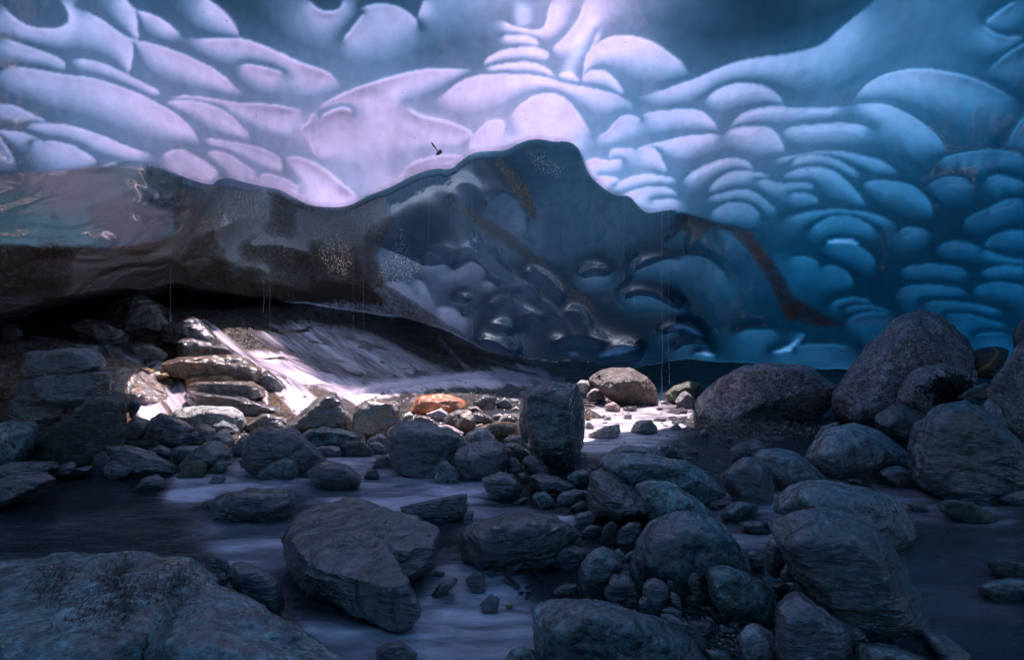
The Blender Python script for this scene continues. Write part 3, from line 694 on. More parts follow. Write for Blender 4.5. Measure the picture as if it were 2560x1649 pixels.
boulder|teal|7|-|.42|6|big round speckled teal boulder in the right foreground|1210,540 1290,420 1400,310 1540,280 1700,290 1900,390 2050,500 2110,620 2130,770 1900,800 1600,890 1500,900 1200,830 1160,690
stone|slate|7|-|.45|9|glossy black stone left of the lumpy blue boulder|470,620 540,560 620,545 740,590 770,640 700,730 580,745 480,680
boulder|granite|7|1.93|.45|7|lumpy blue boulder between black stone and big teal boulder|690,740 740,650 830,580 930,560 1010,600 1060,680 1090,740 1000,800 940,930 880,980 760,970 700,880
stone|slate|7|1.78|.42|13|dark stone with a flat faceted top near the foreground slab|920,980 980,850 1010,815 1120,815 1190,920 1220,1020 1190,1080 1050,1040
stone|slate|7|1.70|.42|8|dark knobby stone right of the flat topped dark stone|1250,900 1290,850 1400,835 1470,900 1490,1000 1430,1090 1350,1130 1260,1080
pebble|slate|7|1.66|.42|9|small wet stone below the dark knobby stone|1220,1040 1240,980 1310,1000 1330,1110 1240,1125
stone|purple|7|-|.42|12|leaf shaped grooved stone below the ribbed angular block|1010,510 1040,440 1130,370 1240,355 1250,420 1180,520 1090,560 1020,540
stone|slate|7|-|.42|12|dark broken stone under the ribbed angular block|735,430 790,385 880,380 890,420 830,480 750,470
stone|green|7|-|.35|14|upright greenish splinter beside the leaf shaped stone|890,500 930,380 980,335 1040,380 960,470 920,550
pebble|teal|7|2.0|.42|8|small bluish stone on the shoulder of the lumpy blue boulder|1000,600 1050,580 1110,650 1100,690 1040,670
stone|slate|7|2.02|.42|11|dark stone between the lumpy blue boulder and the big teal boulder|1100,640 1170,600 1230,610 1240,680 1180,720 1110,690
stone|slate|7|1.82|.42|11|dark wedge at the left side of the oval granite|1620,860 1700,760 1750,820 1740,950 1680,950
boulder|teal|7|-|.45|6|oval speckled granite below the big teal boulder|1765,840 1800,740 1920,720 2100,770 2280,870 2370,970 2340,1090 2200,1150 2050,1140 1880,1040 1800,960
boulder|teal|7|1.50|.35|9|large flat wet granite at the bottom centre right|290,1090 390,1000 530,990 900,1040 1230,1110 1500,1200 1650,1320 1780,1480 1900,1750 400,1750 560,1500 370,1290
slab|slate|7|1.60|.35|14|thin dark slab behind the large flat wet granite|1370,1140 1500,1140 1700,1240 1790,1370 1760,1420 1600,1260
stone|teal|7|1.40|.45|7|round dark stone at the bottom edge in the milky water|60,1560 110,1450 220,1410 330,1450 420,1560 250,1600
pebble|slate|7|1.66|.42|12|narrow dark pebble right of the dark knobby stone|1490,940 1560,980 1590,1080 1500,1070
pebble|teal|7|-|.42|8|small blue stone left of the oval granite|1610,980 1690,955 1760,1010 1690,1050 1620,1040
stone|slate|7|1.62|.42|9|low dark stone above the thin dark slab|1410,1110 1480,1080 1590,1120 1560,1170
pebble|green|7|1.8|.42|12|light sliver of stone between dark stones|1460,860 1500,850 1512,905 1480,900
stone|slate|7|-|.42|9|submerged dark stone in the small pool right of the foreground slab|1610,1190 1700,1215 1870,1200 1890,1260 1760,1345 1680,1270
stone|granite|7|1.58|.42|8|round grey stone at the bottom left of the tall angular boulder|2080,1290 2150,1240 2240,1230 2350,1300 2400,1420 2360,1600 2090,1600 2050,1420
stone|granite|7|1.52|.42|8|grey stone cut by the bottom edge beside the large flat granite|1770,1440 1900,1430 1990,1480 2030,1580 1850,1600
stone|purple|7|-|.42|9|light purple stone right of the big teal boulder|2140,620 2200,595 2290,660 2280,760 2180,745
stone|slate|7|-|.45|9|flat dark stone in the water right of the big teal boulder|2060,370 2140,345 2310,345 2330,440 2200,430
stone|teal|7|-|.45|7|pale blue low stone between two channels|1920,290 1990,220 2070,180 2240,200 2170,280 2060,335
pebble|slate|7|-|.45|10|long flat pebble at the near right of the pebble patch|475,940 560,890 690,880 700,950 600,985 520,970
boulder|granite|8|-|.42|9|wide dark boulder behind the cracked dome boulder|260,270 320,170 400,60 560,10 800,20 1050,60 1230,110 1320,200 1390,300 1300,400 1210,480 1100,440 900,300 600,260
boulder|slate|8|1.80|.42|8|big cracked dome boulder at the lower right|200,330 270,270 430,245 700,280 900,330 1100,430 1210,530 1330,680 1390,780 1400,1000 1440,1110 1350,1190 1000,1180 700,1060 560,960 480,800 440,520 220,450
stone|brown|8|2.0|.4|10|brown rock under the left overhang of the cracked dome boulder|180,600 220,480 430,500 450,560 320,730 210,780
stone|slate|8|1.78|.4|11|dark stone leaning on the left side of the cracked dome boulder|300,820 400,650 480,640 500,720 460,860 340,860
boulder|purple|8|1.55|.42|9|tall purple grey angular boulder at the bottom right|280,1010 350,960 460,945 600,1060 800,1210 880,1330 930,1600 300,1620 270,1300
slab|slate|8|1.62|.3|14|long thin dark slab beside the tall purple grey boulder|640,1100 780,1160 1020,1290 1020,1340 880,1370 830,1250
pebble|yellow|8|-|.45|11|pale yellow green stone at the water edge bottom right|1170,1255 1220,1215 1320,1200 1380,1250 1360,1278 1200,1282
boulder|granite|8|1.50|.42|7|speckled granite hump cut by the bottom right edge|920,1450 980,1385 1150,1395 1350,1450 1600,1537 1650,1650 930,1620
stone|purple|8|1.6|.42|7|submerged purple stone at the bottom right|1520,1310 1600,1285 1780,1370 1950,1500 2000,1600 1700,1580 1600,1450
slab|green|8|-|.42|14|flat green slab at the right edge in dark water|2065,700 2130,665 2450,720 2450,820 2200,820 2090,760
stone|granite|8|-|.42|7|coarse speckled stone at the right edge in dark water|1970,910 2080,850 2350,825 2450,850 2450,950 2250,985 2050,960
slab|green|8|-|.42|15|flat ledge stone in the channel below the right bank|1615,210 1680,165 1950,195 2060,260 2150,300 1860,312 1740,270
stone|purple|8|-|.42|9|small banded stone right of the wide dark boulder|1370,190 1480,170 1560,230 1450,245
stone|purple|8|-|.42|10|ribbed stone by the water under the right bank|2150,150 2300,70 2450,60 2450,150 2250,188
pebble|purple|8|-|.42|8|small purple pebble above the tall purple grey boulder|230,890 330,860 390,920 300,985
pebble|brown|8|1.72|.42|12|flat brown flake under the cracked dome boulder|350,870 480,870 510,900 450,935
stone|slate|8|-|.42|10|shadowed stone under the right foot of the cracked dome boulder|1040,1110 1200,1060 1290,1030 1330,1140 1330,1205 1150,1225
boulder|graniteb|4|-|.42|8|largest granite boulder, tall and round topped against blue ice|750,820 760,770 980,550 1050,410 1120,300 1350,110 1510,78 1660,95 1760,190 1870,300 1950,380 1900,520 1700,780 1400,950 1100,1035 900,1015 790,970
boulder|graniteb|4|4.75|.4|9|granite boulder with the dark root tangle on it|1310,830 1350,660 1430,590 1680,515 1800,530 2000,660 1900,780 1750,930 1500,960
boulder|slate|4|-|.42|9|rough dark boulder below the largest granite boulder|1100,1000 1110,950 1270,845 1450,880 1680,980 1620,1020 1480,1130 1400,1170 1270,1140 1150,1060
boulder|bandb|4|5.6|.42|7|dark banded boulder with a yellow streak behind the right bank|1900,480 1920,410 2010,370 2160,360 2270,390 2230,470 2120,590 1950,590
boulder|graniteb|4|3.8|.4|9|tall pale granite boulder cut by the right edge|2065,710 2120,640 2240,500 2391,260 2520,180 2600,600 2520,1150 2391,1180 2200,1100 2090,820
stone|graniteb|4|3.65|.4|8|smaller granite lobe leaning on the tall right edge boulder|1955,990 2090,800 2200,870 2210,1060 2090,1110
boulder|greend|4|3.15|.4|13|dark green angular boulder under the right edge granite|1455,1180 1500,1050 1700,900 1800,895 2010,875 1960,980 2100,1120 2391,1250 2500,1500 2300,1620 1550,1620 1470,1430
boulder|granite|4|-|.42|6|smooth grey granite dome half in the water|500,1300 600,1160 720,1040 830,1017 980,1025 1150,1080 1280,1180 1420,1280 1370,1370 1200,1420 900,1430 650,1400
stone|graniteb|4|-|.4|8|rusty edged stone just behind the smooth granite dome|600,1140 660,1050 800,1000 830,1020 700,1070
stone|purple|4|-|.42|7|pale purple rounded stone right of the smooth granite dome|1140,1440 1200,1390 1330,1385 1450,1430 1490,1537 1300,1545
pebble|purple|4|-|.42|8|small pale stone between granite dome and dark green boulder|1400,1330 1450,1250 1480,1200 1475,1420 1420,1395
pebble|graniteb|4|-|.45|7|rounded grey pebble left of the three below the wide flat boulder|385,885 420,850 480,855 500,890 440,912
pebble|graniteb|4|-|.45|8|middle pebble of the three below the wide flat boulder|560,885 590,840 640,870 620,902
pebble|graniteb|4|-|.45|7|pebble touching the largest granite boulder at its left foot|645,850 690,810 750,840 730,872
stone|slate|4|-|.3|14|slate splinter sticking up from the gravel|100,950 200,870 208,890 140,955
stone|graniteb|4|-|.4|10|lumpy stone beside the slate splinter in the gravel|160,940 220,895 270,930 250,962
stone|greend|4|4.3|.42|9|shadowed stone below the root tangle|1820,790 1900,730 2080,660 2060,760 1900,805
stone|brownb|4|4.2|.42|8|brownish stone left of the smaller granite lobe|1790,895 1880,790 1950,790 2010,830 2000,880
stone|slate|4|-|.4|10|dark stone at the right edge by the channel|2310,1480 2391,1445 2450,1450 2450,1537 2330,1537
stone|slate|4|5.0|.4|9|black mossy stone high on the right edge against the ice|2300,240 2391,90 2480,60 2480,320 2300,360
stone|purple|4|-|.4|8|small stone in the channel below the pale purple rounded stone|860,1500 930,1475 1060,1500 1080,1545
stone|brownb|L|-|.4|8|rounded tan rock on the ledge under the left ice edge|340,770 440,705 500,700 600,745 620,790 500,800
boulder|ledge|L|8.2|.5|9|dark sloping bedrock hump at the head of the waterfall|690,745 800,660 900,640 1040,690 1170,780 1240,880 1080,900 900,880 720,820
slab|ledge|L|7.9|.5|12|long wet bedrock ledge left of the dark hump|400,830 520,795 700,805 960,920 900,990 700,930
slab|ledge|L|7.4|.45|14|cracked ledge below the dark hump|850,970 1000,950 1150,1030 1050,1075 920,1040
slab|ledge|L|7.6|.45|14|broad tilted bedrock plate beside the white cascade|1080,830 1300,780 1430,910 1420,960 1250,930 1120,900
slab|ledge|L|7.3|.45|14|blocky ledge in the middle of the bedrock steps|1190,935 1250,910 1400,960 1440,1045 1210,1040
slab|ledge|L|7.2|.45|14|small overhanging ledge at the edge of the white cascade|1410,970 1480,960 1560,1000 1550,1025 1450,1045
slab|amber|L|6.7|.45|14|long amber ledge crossing the bedrock steps|1080,1090 1200,1050 1330,1040 1580,1040 1720,1120 1710,1180 1620,1190 1400,1140 1200,1140
slab|gold|L|6.5|.45|14|bright golden ledge lowest but one in the bedrock steps|1200,1190 1280,1175 1550,1160 1600,1190 1560,1205 1250,1218
slab|amber|L|6.3|.45|15|lowest flat ledge above the pale granite block|1230,1230 1350,1210 1660,1210 1740,1250 1760,1320 1600,1335 1380,1305
slab|ledge|L|6.0|.45|13|sloping wet plate at the bottom of the bedrock steps|1250,1260 1400,1320 1650,1340 1900,1380 1930,1450 1700,1440 1400,1390 1260,1340
stone|gold|L|6.5|.45|12|golden block in the small waterfall|845,1115 880,1100 1020,1125 1030,1170 960,1180 860,1150
stone|gold|L|6.45|.45|11|small golden stone right of the golden block|1040,1165 1110,1140 1130,1165 1060,1182
boulder|ledge|L|7.6|.45|9|dark glinting rock at the far left under the ice|20,860 80,820 150,840 170,900 120,960 60,940
boulder|rusty|L|-|.4|13|rust brown broken rock between granite block and peaked boulder|1640,1490 1750,1420 1900,1450 1890,1500 1650,1520
boulder|ledge|L|6.7|.4|11|brown rock splitting the foot of the white cascade|1700,1190 1780,1130 1900,1240 1880,1310 1740,1270
slab|ledge|L|7.3|.5|12|dark rock slab above the small waterfall|0,960 200,930 420,940 640,960 800,1010 700,1060 300,1070 0,1050
slab|amber|L|6.6|.4|9|amber rock face behind the small waterfall|-80,1060 300,1060 640,1060 900,1090 1130,1180 1250,1300 1200,1380 900,1400 300,1380 -80,1300
'''
# ------------------------------------------------------------------ rock materials
def rock_material(name, c1, c2, c3, grain=.5, streak=0., rough=(.22, .5), bump=1., stain=None, scale=1., coat=0.):
    n = N(name); rd = n('ObjectInfo').outputs['Random']
    tc = n('TexCoord').outputs['Object']; of = n('VectorMath', {0: tc, 1: n('CombineXYZ', {0: n.math('MULTIPLY', rd, 37.), 1: n.math('MULTIPLY', rd, 91.), 2: n.math('MULTIPLY', rd, 13.)}).outputs[0]}, operation='ADD').outputs[0]
    sv = n('Mapping', {'Vector': of, 'Scale': (1.5, 1.5, 9.), 'Rotation': (.5, .35, .2)}).outputs[0]
    big = n.noise(of, 4.*scale, 5, .6, .3); mid = n.noise(of, 26.*scale, 6, .68); fine = n.noise(of, 80.*scale, 3, .75)
    sk = n.noise(sv, 7.*scale, 7, .68, .9)
    base = n.ramp(n.math('ADD', n.math('MULTIPLY', big, .6), n.math('MULTIPLY', sk if streak else mid, .4)), [(.40, c1), (.50, c2), (.60, c3)])
    base = n.mix(1., base, n('MapRange', {'Value': n.noise(of, 15.*scale, 6, .72, .5), 1: .36, 2: .62, 3: .45, 4: 1.35}).outputs[0], 'MULTIPLY')
    vo = n('TexVoronoi', {'Vector': of, 'Scale': 75.*scale}).outputs['Color']
    gv = n.math('MULTIPLY_ADD', n('SeparateColor', {0: vo}).outputs[0], .55, n.math('MULTIPLY', fine, .75))
    gm = n('MapRange', {'Value': gv, 1: .3, 2: .95, 3: 1-grain, 4: 1+grain*1.5}).outputs[0]
    base = n.mix(1., base, gm, 'MULTIPLY')
    vt = n.ramp(n.math('FRACT', n.math('MULTIPLY', rd, 7.3)), [(0., (.62, .66, .72)), (.3, (1.15, 1.05, .98)), (.6, (.8, .92, .92)), (.8, (1.3, 1.25, 1.25)), (1., (.95, .85, .95))])
    base = n.mix(1., base, vt, 'MULTIPLY')
    if coat > .8: base = n.mix(1., base, (.8, .8, .8), 'MULTIPLY')
    if stain:
        sm = n('MapRange', {'Value': n.noise(of, 7.*scale, 5, .65), 1: .52, 2: .66}).outputs[0]
        base = n.mix(sm, base, stain)
    r = n('MapRange', {'Value': n.math('ADD', n.math('MULTIPLY', mid, .6), n.math('MULTIPLY', big, .4)), 1: .35, 2: .65, 3: rough[0], 4: rough[1]}).outputs[0]
    hgt = n.math('ADD', n.math('MULTIPLY', mid, .6), n.math('MULTIPLY', fine, .28 if grain > .3 else .12))
    if streak: hgt = n.math('ADD', hgt, n.math('MULTIPLY', sk, streak))
    bp = n.bump(hgt, .9*bump, .034/scale)
    p = n('BsdfPrincipled', {'Base Color': base, 'Roughness': r, 'Normal': bp, 'Specular IOR Level': .7, 'Coat Weight': min(1., coat*1.3), 'Coat IOR': 2.3 if streak >= .35 else 1.8, 'Coat Roughness': n.math('MULTIPLY_ADD', big, .16, -.01, True), 'Coat Normal': n.bump(n.math('ADD', n.math('ADD', n.math('MULTIPLY', mid, .35), n.math('MULTIPLY', n.noise(of, 11.*scale, 2, .45), 1.5)), n.math('MULTIPLY', sk, min(streak, 1.)*.5)), .7, .045/scale)})
    return n.done(p.outputs[0])
R = rock_material
MAT = dict(
    slate=R('wet_slate', (.022, .025, .030), (.055, .060, .067), (.14, .142, .15), .3, .9, (.2, .5), 1.6, coat=1.),
    streak=R('streaked_schist', (.04, .042, .048), (.11, .112, .12), (.27, .26, .265), .2, 2.2, (.2, .5), 1.9, coat=1.),
    teal=R('teal_granite', (.028, .065, .064), (.09, .165, .16), (.23, .33, .31), .85, 0, (.28, .6), 1.6, coat=.8),
    granite=R('grey_granite', (.04, .058, .062), (.11, .14, .145), (.25, .28, .28), .8, .35, (.3, .6), 1.6, coat=.7),
    graniteb=R('dry_granite', (.11, .10, .105), (.19, .175, .18), (.28, .26, .26), .7, .15, (.5, .75), 1.),
    green=R('green_schist', (.055, .065, .055), (.11, .13, .11), (.19, .20, .17), .3, .9, (.25, .5), 1.2),
    greend=R('dark_greenstone', (.008, .020, .017), (.022, .048, .042), (.06, .11, .095), .35, .7, (.3, .55), 1.7, coat=.7),
    purple=R('purple_slate', (.045, .04, .048), (.125, .115, .128), (.26, .24, .25), .3, .8, (.2, .5), 1.6, coat=1.),
    pale=R('pale_granite', (.20, .18, .17), (.36, .33, .31), (.50, .47, .44), .5, 0, (.2, .5), .9),
    pinkish=R('pink_stone', (.22, .16, .14), (.36, .28, .25), (.48, .40, .36), .4, .2, (.15, .4), 1.),
    brown=R('brown_wet_rock', (.045, .038, .034), (.10, .085, .075), (.19, .16, .14), .3, .5, (.07, .28), 1.5, coat=.8),
    brownb=R('brown_rock', (.07, .058, .045), (.14, .115, .09), (.22, .18, .14), .45, .4, (.25, .5), 1.3),
    rusty=R('rust_stained_rock', (.05, .035, .028), (.11, .075, .055), (.19, .14, .11), .3, .4, (.08, .3), 1.5, (.30, .11, .03), coat=.8),
    orange=R('iron_orange_rock', (.24, .06, .015), (.46, .14, .035), (.58, .26, .10), .3, .1, (.1, .35), 1.4, coat=.3),
    gold=R('golden_wet_rock', (.16, .075, .018), (.34, .18, .05), (.46, .29, .11), .3, .6, (.08, .3), 1.1, coat=.4),
    amber=R('amber_wet_ledge', (.07, .040, .016), (.15, .085, .034), (.26, .15, .06), .3, 1., (.08, .3), 1.4, coat=.8),
    ledge=R('dark_wet_ledge', (.022, .017, .013), (.055, .043, .033), (.10, .082, .065), .3, 1., (.08, .32), 1.6, coat=.8),
    moss=R('mossy_rock', (.035, .045, .03), (.07, .085, .055), (.12, .13, .09), .4, 0, (.3, .6), 1.2, (.11, .12, .03)),
    yellow=R('yellow_stone', (.22, .20, .06), (.34, .32, .12), (.44, .42, .2), .2, 0, (.3, .5), .8),
)
def banded(name, c, band, k):
    n = N(name); tc = n.coord((1, 1, 1), 'Object', (.4, .9, .2))
    z = n('SeparateXYZ', {'Vector': tc}).outputs[2]; z = n.math('ADD', z, n.math('MULTIPLY_ADD', n.noise(tc, 5., 3), .12, -.06))
    m = n('MapRange', {'Value': n.math('ABSOLUTE', n.math('SUBTRACT', z, k)), 1: .022, 2: .010}).outputs[0]
    mid = n.noise(tc, 24., 6, .65); base = n.ramp(mid, [(.35, tuple(q*.6 for q in c)), (.65, tuple(q*1.5 for q in c))])
    base = n.mix(m, base, band); bp = n.bump(mid, .8, .025)
    return n.done(n('BsdfPrincipled', {'Base Color': base, 'Roughness': .3, 'Normal': bp}).outputs[0])
MAT['band'] = banded('banded_grey_stone', (.13, .115, .10), (.55, .46, .33), .06)
MAT['bandb'] = banded('banded_dark_stone', (.075, .07, .065), (.34, .25, .09), .16)
# ------------------------------------------------------------------ rock shapes: a rounded, weathered polyhedron round traced points
_ico = {}
def ico(s):
    if s not in _ico:
        bm = bmesh.new(); bmesh.ops.create_icosphere(bm, subdivisions=s, radius=1)
        v = np.array([q.co[:] for q in bm.verts]); f = [tuple(x.index for x in q.verts) for q in bm.faces]
        e = np.array([[x.index for x in q.verts] for q in bm.edges]); bm.free()
        _ico[s] = (v/np.linalg.norm(v, axis=1)[:, None], f, e)
    return _ico[s]
def hull_planes(P):
    bm = bmesh.new()
    for p in P: bm.verts.new(p)
    r_ = bmesh.ops.convex_hull(bm, input=bm.verts)
    pl = []
    for f in bm.faces:
        f.normal_update(); pl.append((*f.normal, f.normal.dot(f.verts[0].co)))
    bm.free(); pl = np.array(pl); pl[pl[:, 3] < 0] *= -1
    return pl
def weathered(P, p, sub, seed, style):
    P = np.asarray(P, float); c = (P.max(0)+P.min(0))*.5*.5+P.mean(0)*.5; Q_ = P-c
    pl = hull_planes(Q_); ext = np.maximum((P.max(0)-P.min(0))*.5, 1e-3)
    d0, f, e = ico(sub); d = d0*ext; d /= np.linalg.norm(d, axis=1)[:, None]
    dot = d@pl[:, :3].T; rr = np.min(np.where(dot > 1e-6, pl[:, 3]/np.maximum(dot, 1e-6), 1e9), axis=1)
    V_ = d*rr[:, None]
    deg = np.bincount(e.ravel(), minlength=len(d)).astype(float)
    rs = np.random.RandomState(seed)
    for _ in range(20 if p > 10 else 8 if style not in ('teal', 'granite', 'graniteb') else 4):           # broken facets
        nn = rs.normal(size=3); nn /= np.linalg.norm(nn); pr = V_@nn; lim = pr.max()*rs.uniform(.81, .95)
        over = pr > lim; V_[over] *= (lim/pr[over])[:, None]
    its = {4: 1, 5: 1, 6: 3, 7: 7}[sub] if p > 10 else int({4: 6, 5: 18, 6: 60, 7: 170}[sub]/p)+1
    for _ in range(its):
        a = np.zeros_like(V_); np.add.at(a, e[:, 0], V_[e[:, 1]]); np.add.at(a, e[:, 1], V_[e[:, 0]])
        V_ = .35*V_+.65*a/deg[:, None]
    V_ *= 1.05 if p > 10 else 1.02
    s = float(np.prod(ext)**(1/3)); dn = V_/np.linalg.norm(V_, axis=1)[:, None]
    U = V_/s+seed*3.17
    k = fbm(U*1.1, 3, seed)*.06
    if style in ('slate', 'streak', 'ledge', 'amber', 'gold', 'green', 'purple', 'brown', 'rusty', 'greend'):
        b = np.array([.25*math.sin(seed), .25*math.cos(seed*1.7), 1.]); b /= np.linalg.norm(b)
        h_ = (V_/s)@b; st = ridged(np.stack([U[:, 0]*.8, U[:, 1]*.8, (h_+.12*fbm(U*1.3, 2, seed+5))*6.5+seed], -1), 3, seed+2)
        q = ridged(U*2.4, 4, seed+9)
        k = k+st*(.030 if style == 'streak' else .016+.014*(seed % 3 == 0))+np.clip(q-.2, -1, 1)*.036
        cr = np.abs(noise(U*1.7, seed+31)); k = k-.035*np.exp(-(cr/.03)**2)
        a_ = seed*2.4; X_ = np.stack([(U[:, 0]*math.cos(a_)+U[:, 1]*math.sin(a_))*1.3, (U[:, 1]*math.cos(a_)-U[:, 0]*math.sin(a_))*5.5, U[:, 2]*5.5], -1)
        X_ = X_+.35*np.stack([noise(U*1.5, seed+41), noise(U*1.5, seed+42), noise(U*1.5, seed+43)], -1)
        k = k-.012*np.exp(-(np.abs(noise(X_, seed+44))/.07)**2)+.010*np.abs(noise(X_*2.3, seed+45))-.004*np.exp(-(np.abs(noise(X_*2.6, seed+46))/.10)**2)
    else:
        k = k+fbm(U*2.7, 5, seed+3, .58)*.036-.02*np.exp(-(np.abs(noise(U*1.3, seed+8))/.03)**2)
    if sub > 5: k = k+(.007*ridged(U*9, 3, seed+61) if style not in ('teal', 'granite', 'graniteb') else .006*fbm(U*11, 4, seed+61, .65))
    return V_+dn*(k*s)[:, None]+c, f
def trace(pts, d, T, p):
    pts = np.asarray(pts, float); lo, hi = pts.min(0), pts.max(0); w_, h_ = hi-lo; cc = (lo+hi)/2
    if d is None: d = H*F/max(hi[1]-CY, 60.)
    w3 = max(min(w_, 2.6*h_), .6*h_); t = T*w3*d/F; out = []
    def ring(k, dx, dy, off):
        for x, y in pts: out.append(ray(cc[0]+(x-cc[0])*k, cc[1]+dy*h_+(y-cc[1]-dy*h_)*k, d+off))
    ring(1, 0, 0, 0)
    if p < 11: ring(.90, 0, .08, -.55*t); ring(.66, 0, .12, -t); ring(.9, 0, -.02, .6*t); ring(.6, 0, 0, 1.1*t)
    else: ring(.84, 0, .10, -.8*t); ring(.9, 0, -.03, .9*t)
    for x, y in pts:
        if y > cc[1]+.15*h_:
            b = ray(x, y, d); out.append(b-Vector((0, 0, .10*max(h_, 40)*d/F))); out.append(b+Vector((0, -.55*t, -.16*max(h_, 40)*d/F)))
    return np.array([q[:] for q in out]), d, w_
def add_rock(name, mat, P, p, w_, seed, label=None, group=None, cat=None):
    sub_ = 7 if w_ > 300 else 6 if w_ > 150 else 5 if w_ > 45 else 4
    v, f = weathered(P, p, sub_, seed, mat)
    loc = np.array([v[:, 0].mean(), v[:, 1].mean(), v[:, 2].min()])
    o = link(name, v, f, MAT[mat], True, loc); tag(o, label, cat or ('rock' if name in ('boulder', 'slab') else name), group); return o
ROCKOBJ = {}
for k_, ln in enumerate(ROCKS.strip().splitlines()):
    name, mat, cr, d, T, p, label, pts = ln.split('|')
    ox, oy, sc = CROPS[cr]; pp = np.array([[float(q) for q in s.split(',')] for s in pts.split()])/sc+np.array([ox, oy])
    P, dd, w_ = trace(pp, None if d == '-' else float(d), float(T), float(p))
    ROCKOBJ[label] = add_rock(name, mat, P, float(p), w_, k_+1, label)
# ---- hero rocks, with their main planes traced: (x, y, depth)
def pix_pts(cr, txt):
    ox, oy, sc = CROPS[cr]; out = []
    for s in txt.split():
        x, y, d = [float(q) for q in s.split(',')]; out.append(ray(x/sc+ox, y/sc+oy, d)[:])
    return np.array(out)
P = pix_pts('3', '265,375,3.62 380,325,3.6 550,297,3.66 640,315,3.66 700,370,3.85 720,490,3.9 760,640,3.9 748,760,3.9 700,1000,3.8 660,1050,3.74 550,1062,3.66 450,1020,3.62 330,890,3.6 255,690,3.62 245,500,3.62 '
    '600,420,3.42 610,700,3.40 590,1000,3.5 330,480,3.46 320,700,3.46 420,950,3.48 300,400,3.95 600,330,4.0 650,900,4.0 350,850,3.95 560,1100,3.72 480,1080,3.68')
add_rock('boulder', 'greend', P, 15, 400, 301, 'tall dark green standing stone upright in the middle of the stream')
# the cracked slab: a long main slab and a thinner ledge joined to its right side
A1 = pix_pts('6', '250,480,2.10 340,385,2.25 490,270,2.36 640,150,2.46 760,122,2.48 900,165,2.42 1000,330,2.2 1130,690,1.86 1465,985,1.62 1440,1090,1.60 1180,1105,1.58 1000,1030,1.65 560,790,1.9 300,640,2.06 '
    '1300,1260,1.66 1180,1290,1.66 850,1130,1.80 300,820,2.12 245,600,2.12 1470,1080,1.70 1350,1240,1.74 800,300,2.7 1200,900,2.05')
A2 = pix_pts('6', '560,260,2.36 900,150,2.42 1200,250,2.30 1480,330,2.2 1750,430,2.08 1700,500,2.02 1600,570,1.98 1400,670,1.90 1120,690,1.86 760,600,1.98 1540,800,2.0 1380,900,1.98 1260,860,1.95 1650,650,2.1 1000,300,2.5 1500,500,2.3')
v1_, f1_ = weathered(A1, 17, 7, 311, 'streak'); v2_, f2_ = weathered(A2, 17, 7, 312, 'streak')
vv = np.vstack([v1_, v2_]); o = link('slab', vv, f1_+[tuple(i+len(v1_) for i in f) for f in f2_], MAT['streak'], True, np.array([vv[:, 0].mean(), vv[:, 1].mean(), vv[:, 2].min()]))
tag(o, 'large cracked slate slab with flowing bands in the foreground stream', 'rock')
# the foreground granite with its domed front lobe
B1 = pix_pts('5', '-700,760,1.6 0,708,1.62 400,655,1.66 1000,668,1.66 1500,598,1.72 1700,603,1.74 1770,660,1.72 1850,850,1.62 -700,1300,1.15 300,1350,1.12 900,1400,1.12 1450,1250,1.3 1750,1200,1.4 '
    '1600,1900,1.25 600,2300,1.0 -700,2300,1.0 1900,1500,1.6 -700,900,1.9 1000,760,1.95 1750,760,1.9')
B2 = pix_pts('5', '1250,1300,1.22 1450,980,1.34 1660,843,1.40 1790,845,1.42 2000,960,1.42 2391,1180,1.38 2650,1330,1.34 2850,1480,1.30 3150,1640,1.24 3200,2000,1.15 2000,2200,1.0 1100,2000,1.0 1500,1400,1.1 2100,1500,1.1 2400,1600,1.55 1800,1100,1.6')
v1_, f1_ = weathered(B1, 9, 7, 321, 'teal'); v2_, f2_ = weathered(B2, 6, 7, 322, 'teal'); vv = np.vstack([v1_, v2_])
fg = link('boulder', vv, f1_+[tuple(i+len(v1_) for i in f) for f in f2_], MAT['teal'], True, np.array([vv[:, 0].mean(), vv[:, 1].mean(), vv[:, 2].min()]))
tag(fg, 'huge speckled granite boulder with moss tufts filling the near left corner', 'rock')
# the ribbed angular block
C1 = pix_pts('3', '795,1130,2.72 880,1070,2.86 1040,1040,2.95 1160,1150,2.85 1250,1220,2.82 1440,1370,2.70 1420,1425,2.64 1280,1432,2.58 1000,1455,2.50 960,1500,2.52 800,1435,2.66 800,1300,2.68 870,1190,2.60 960,1330,2.52 '
    '1330,1450,2.75 1200,1300,3.1 900,1250,3.1 1050,1480,2.7')
add_rock('boulder', 'streak', C1, 18, 400, 331, 'angular block with finely ribbed blue grey face in the centre right')
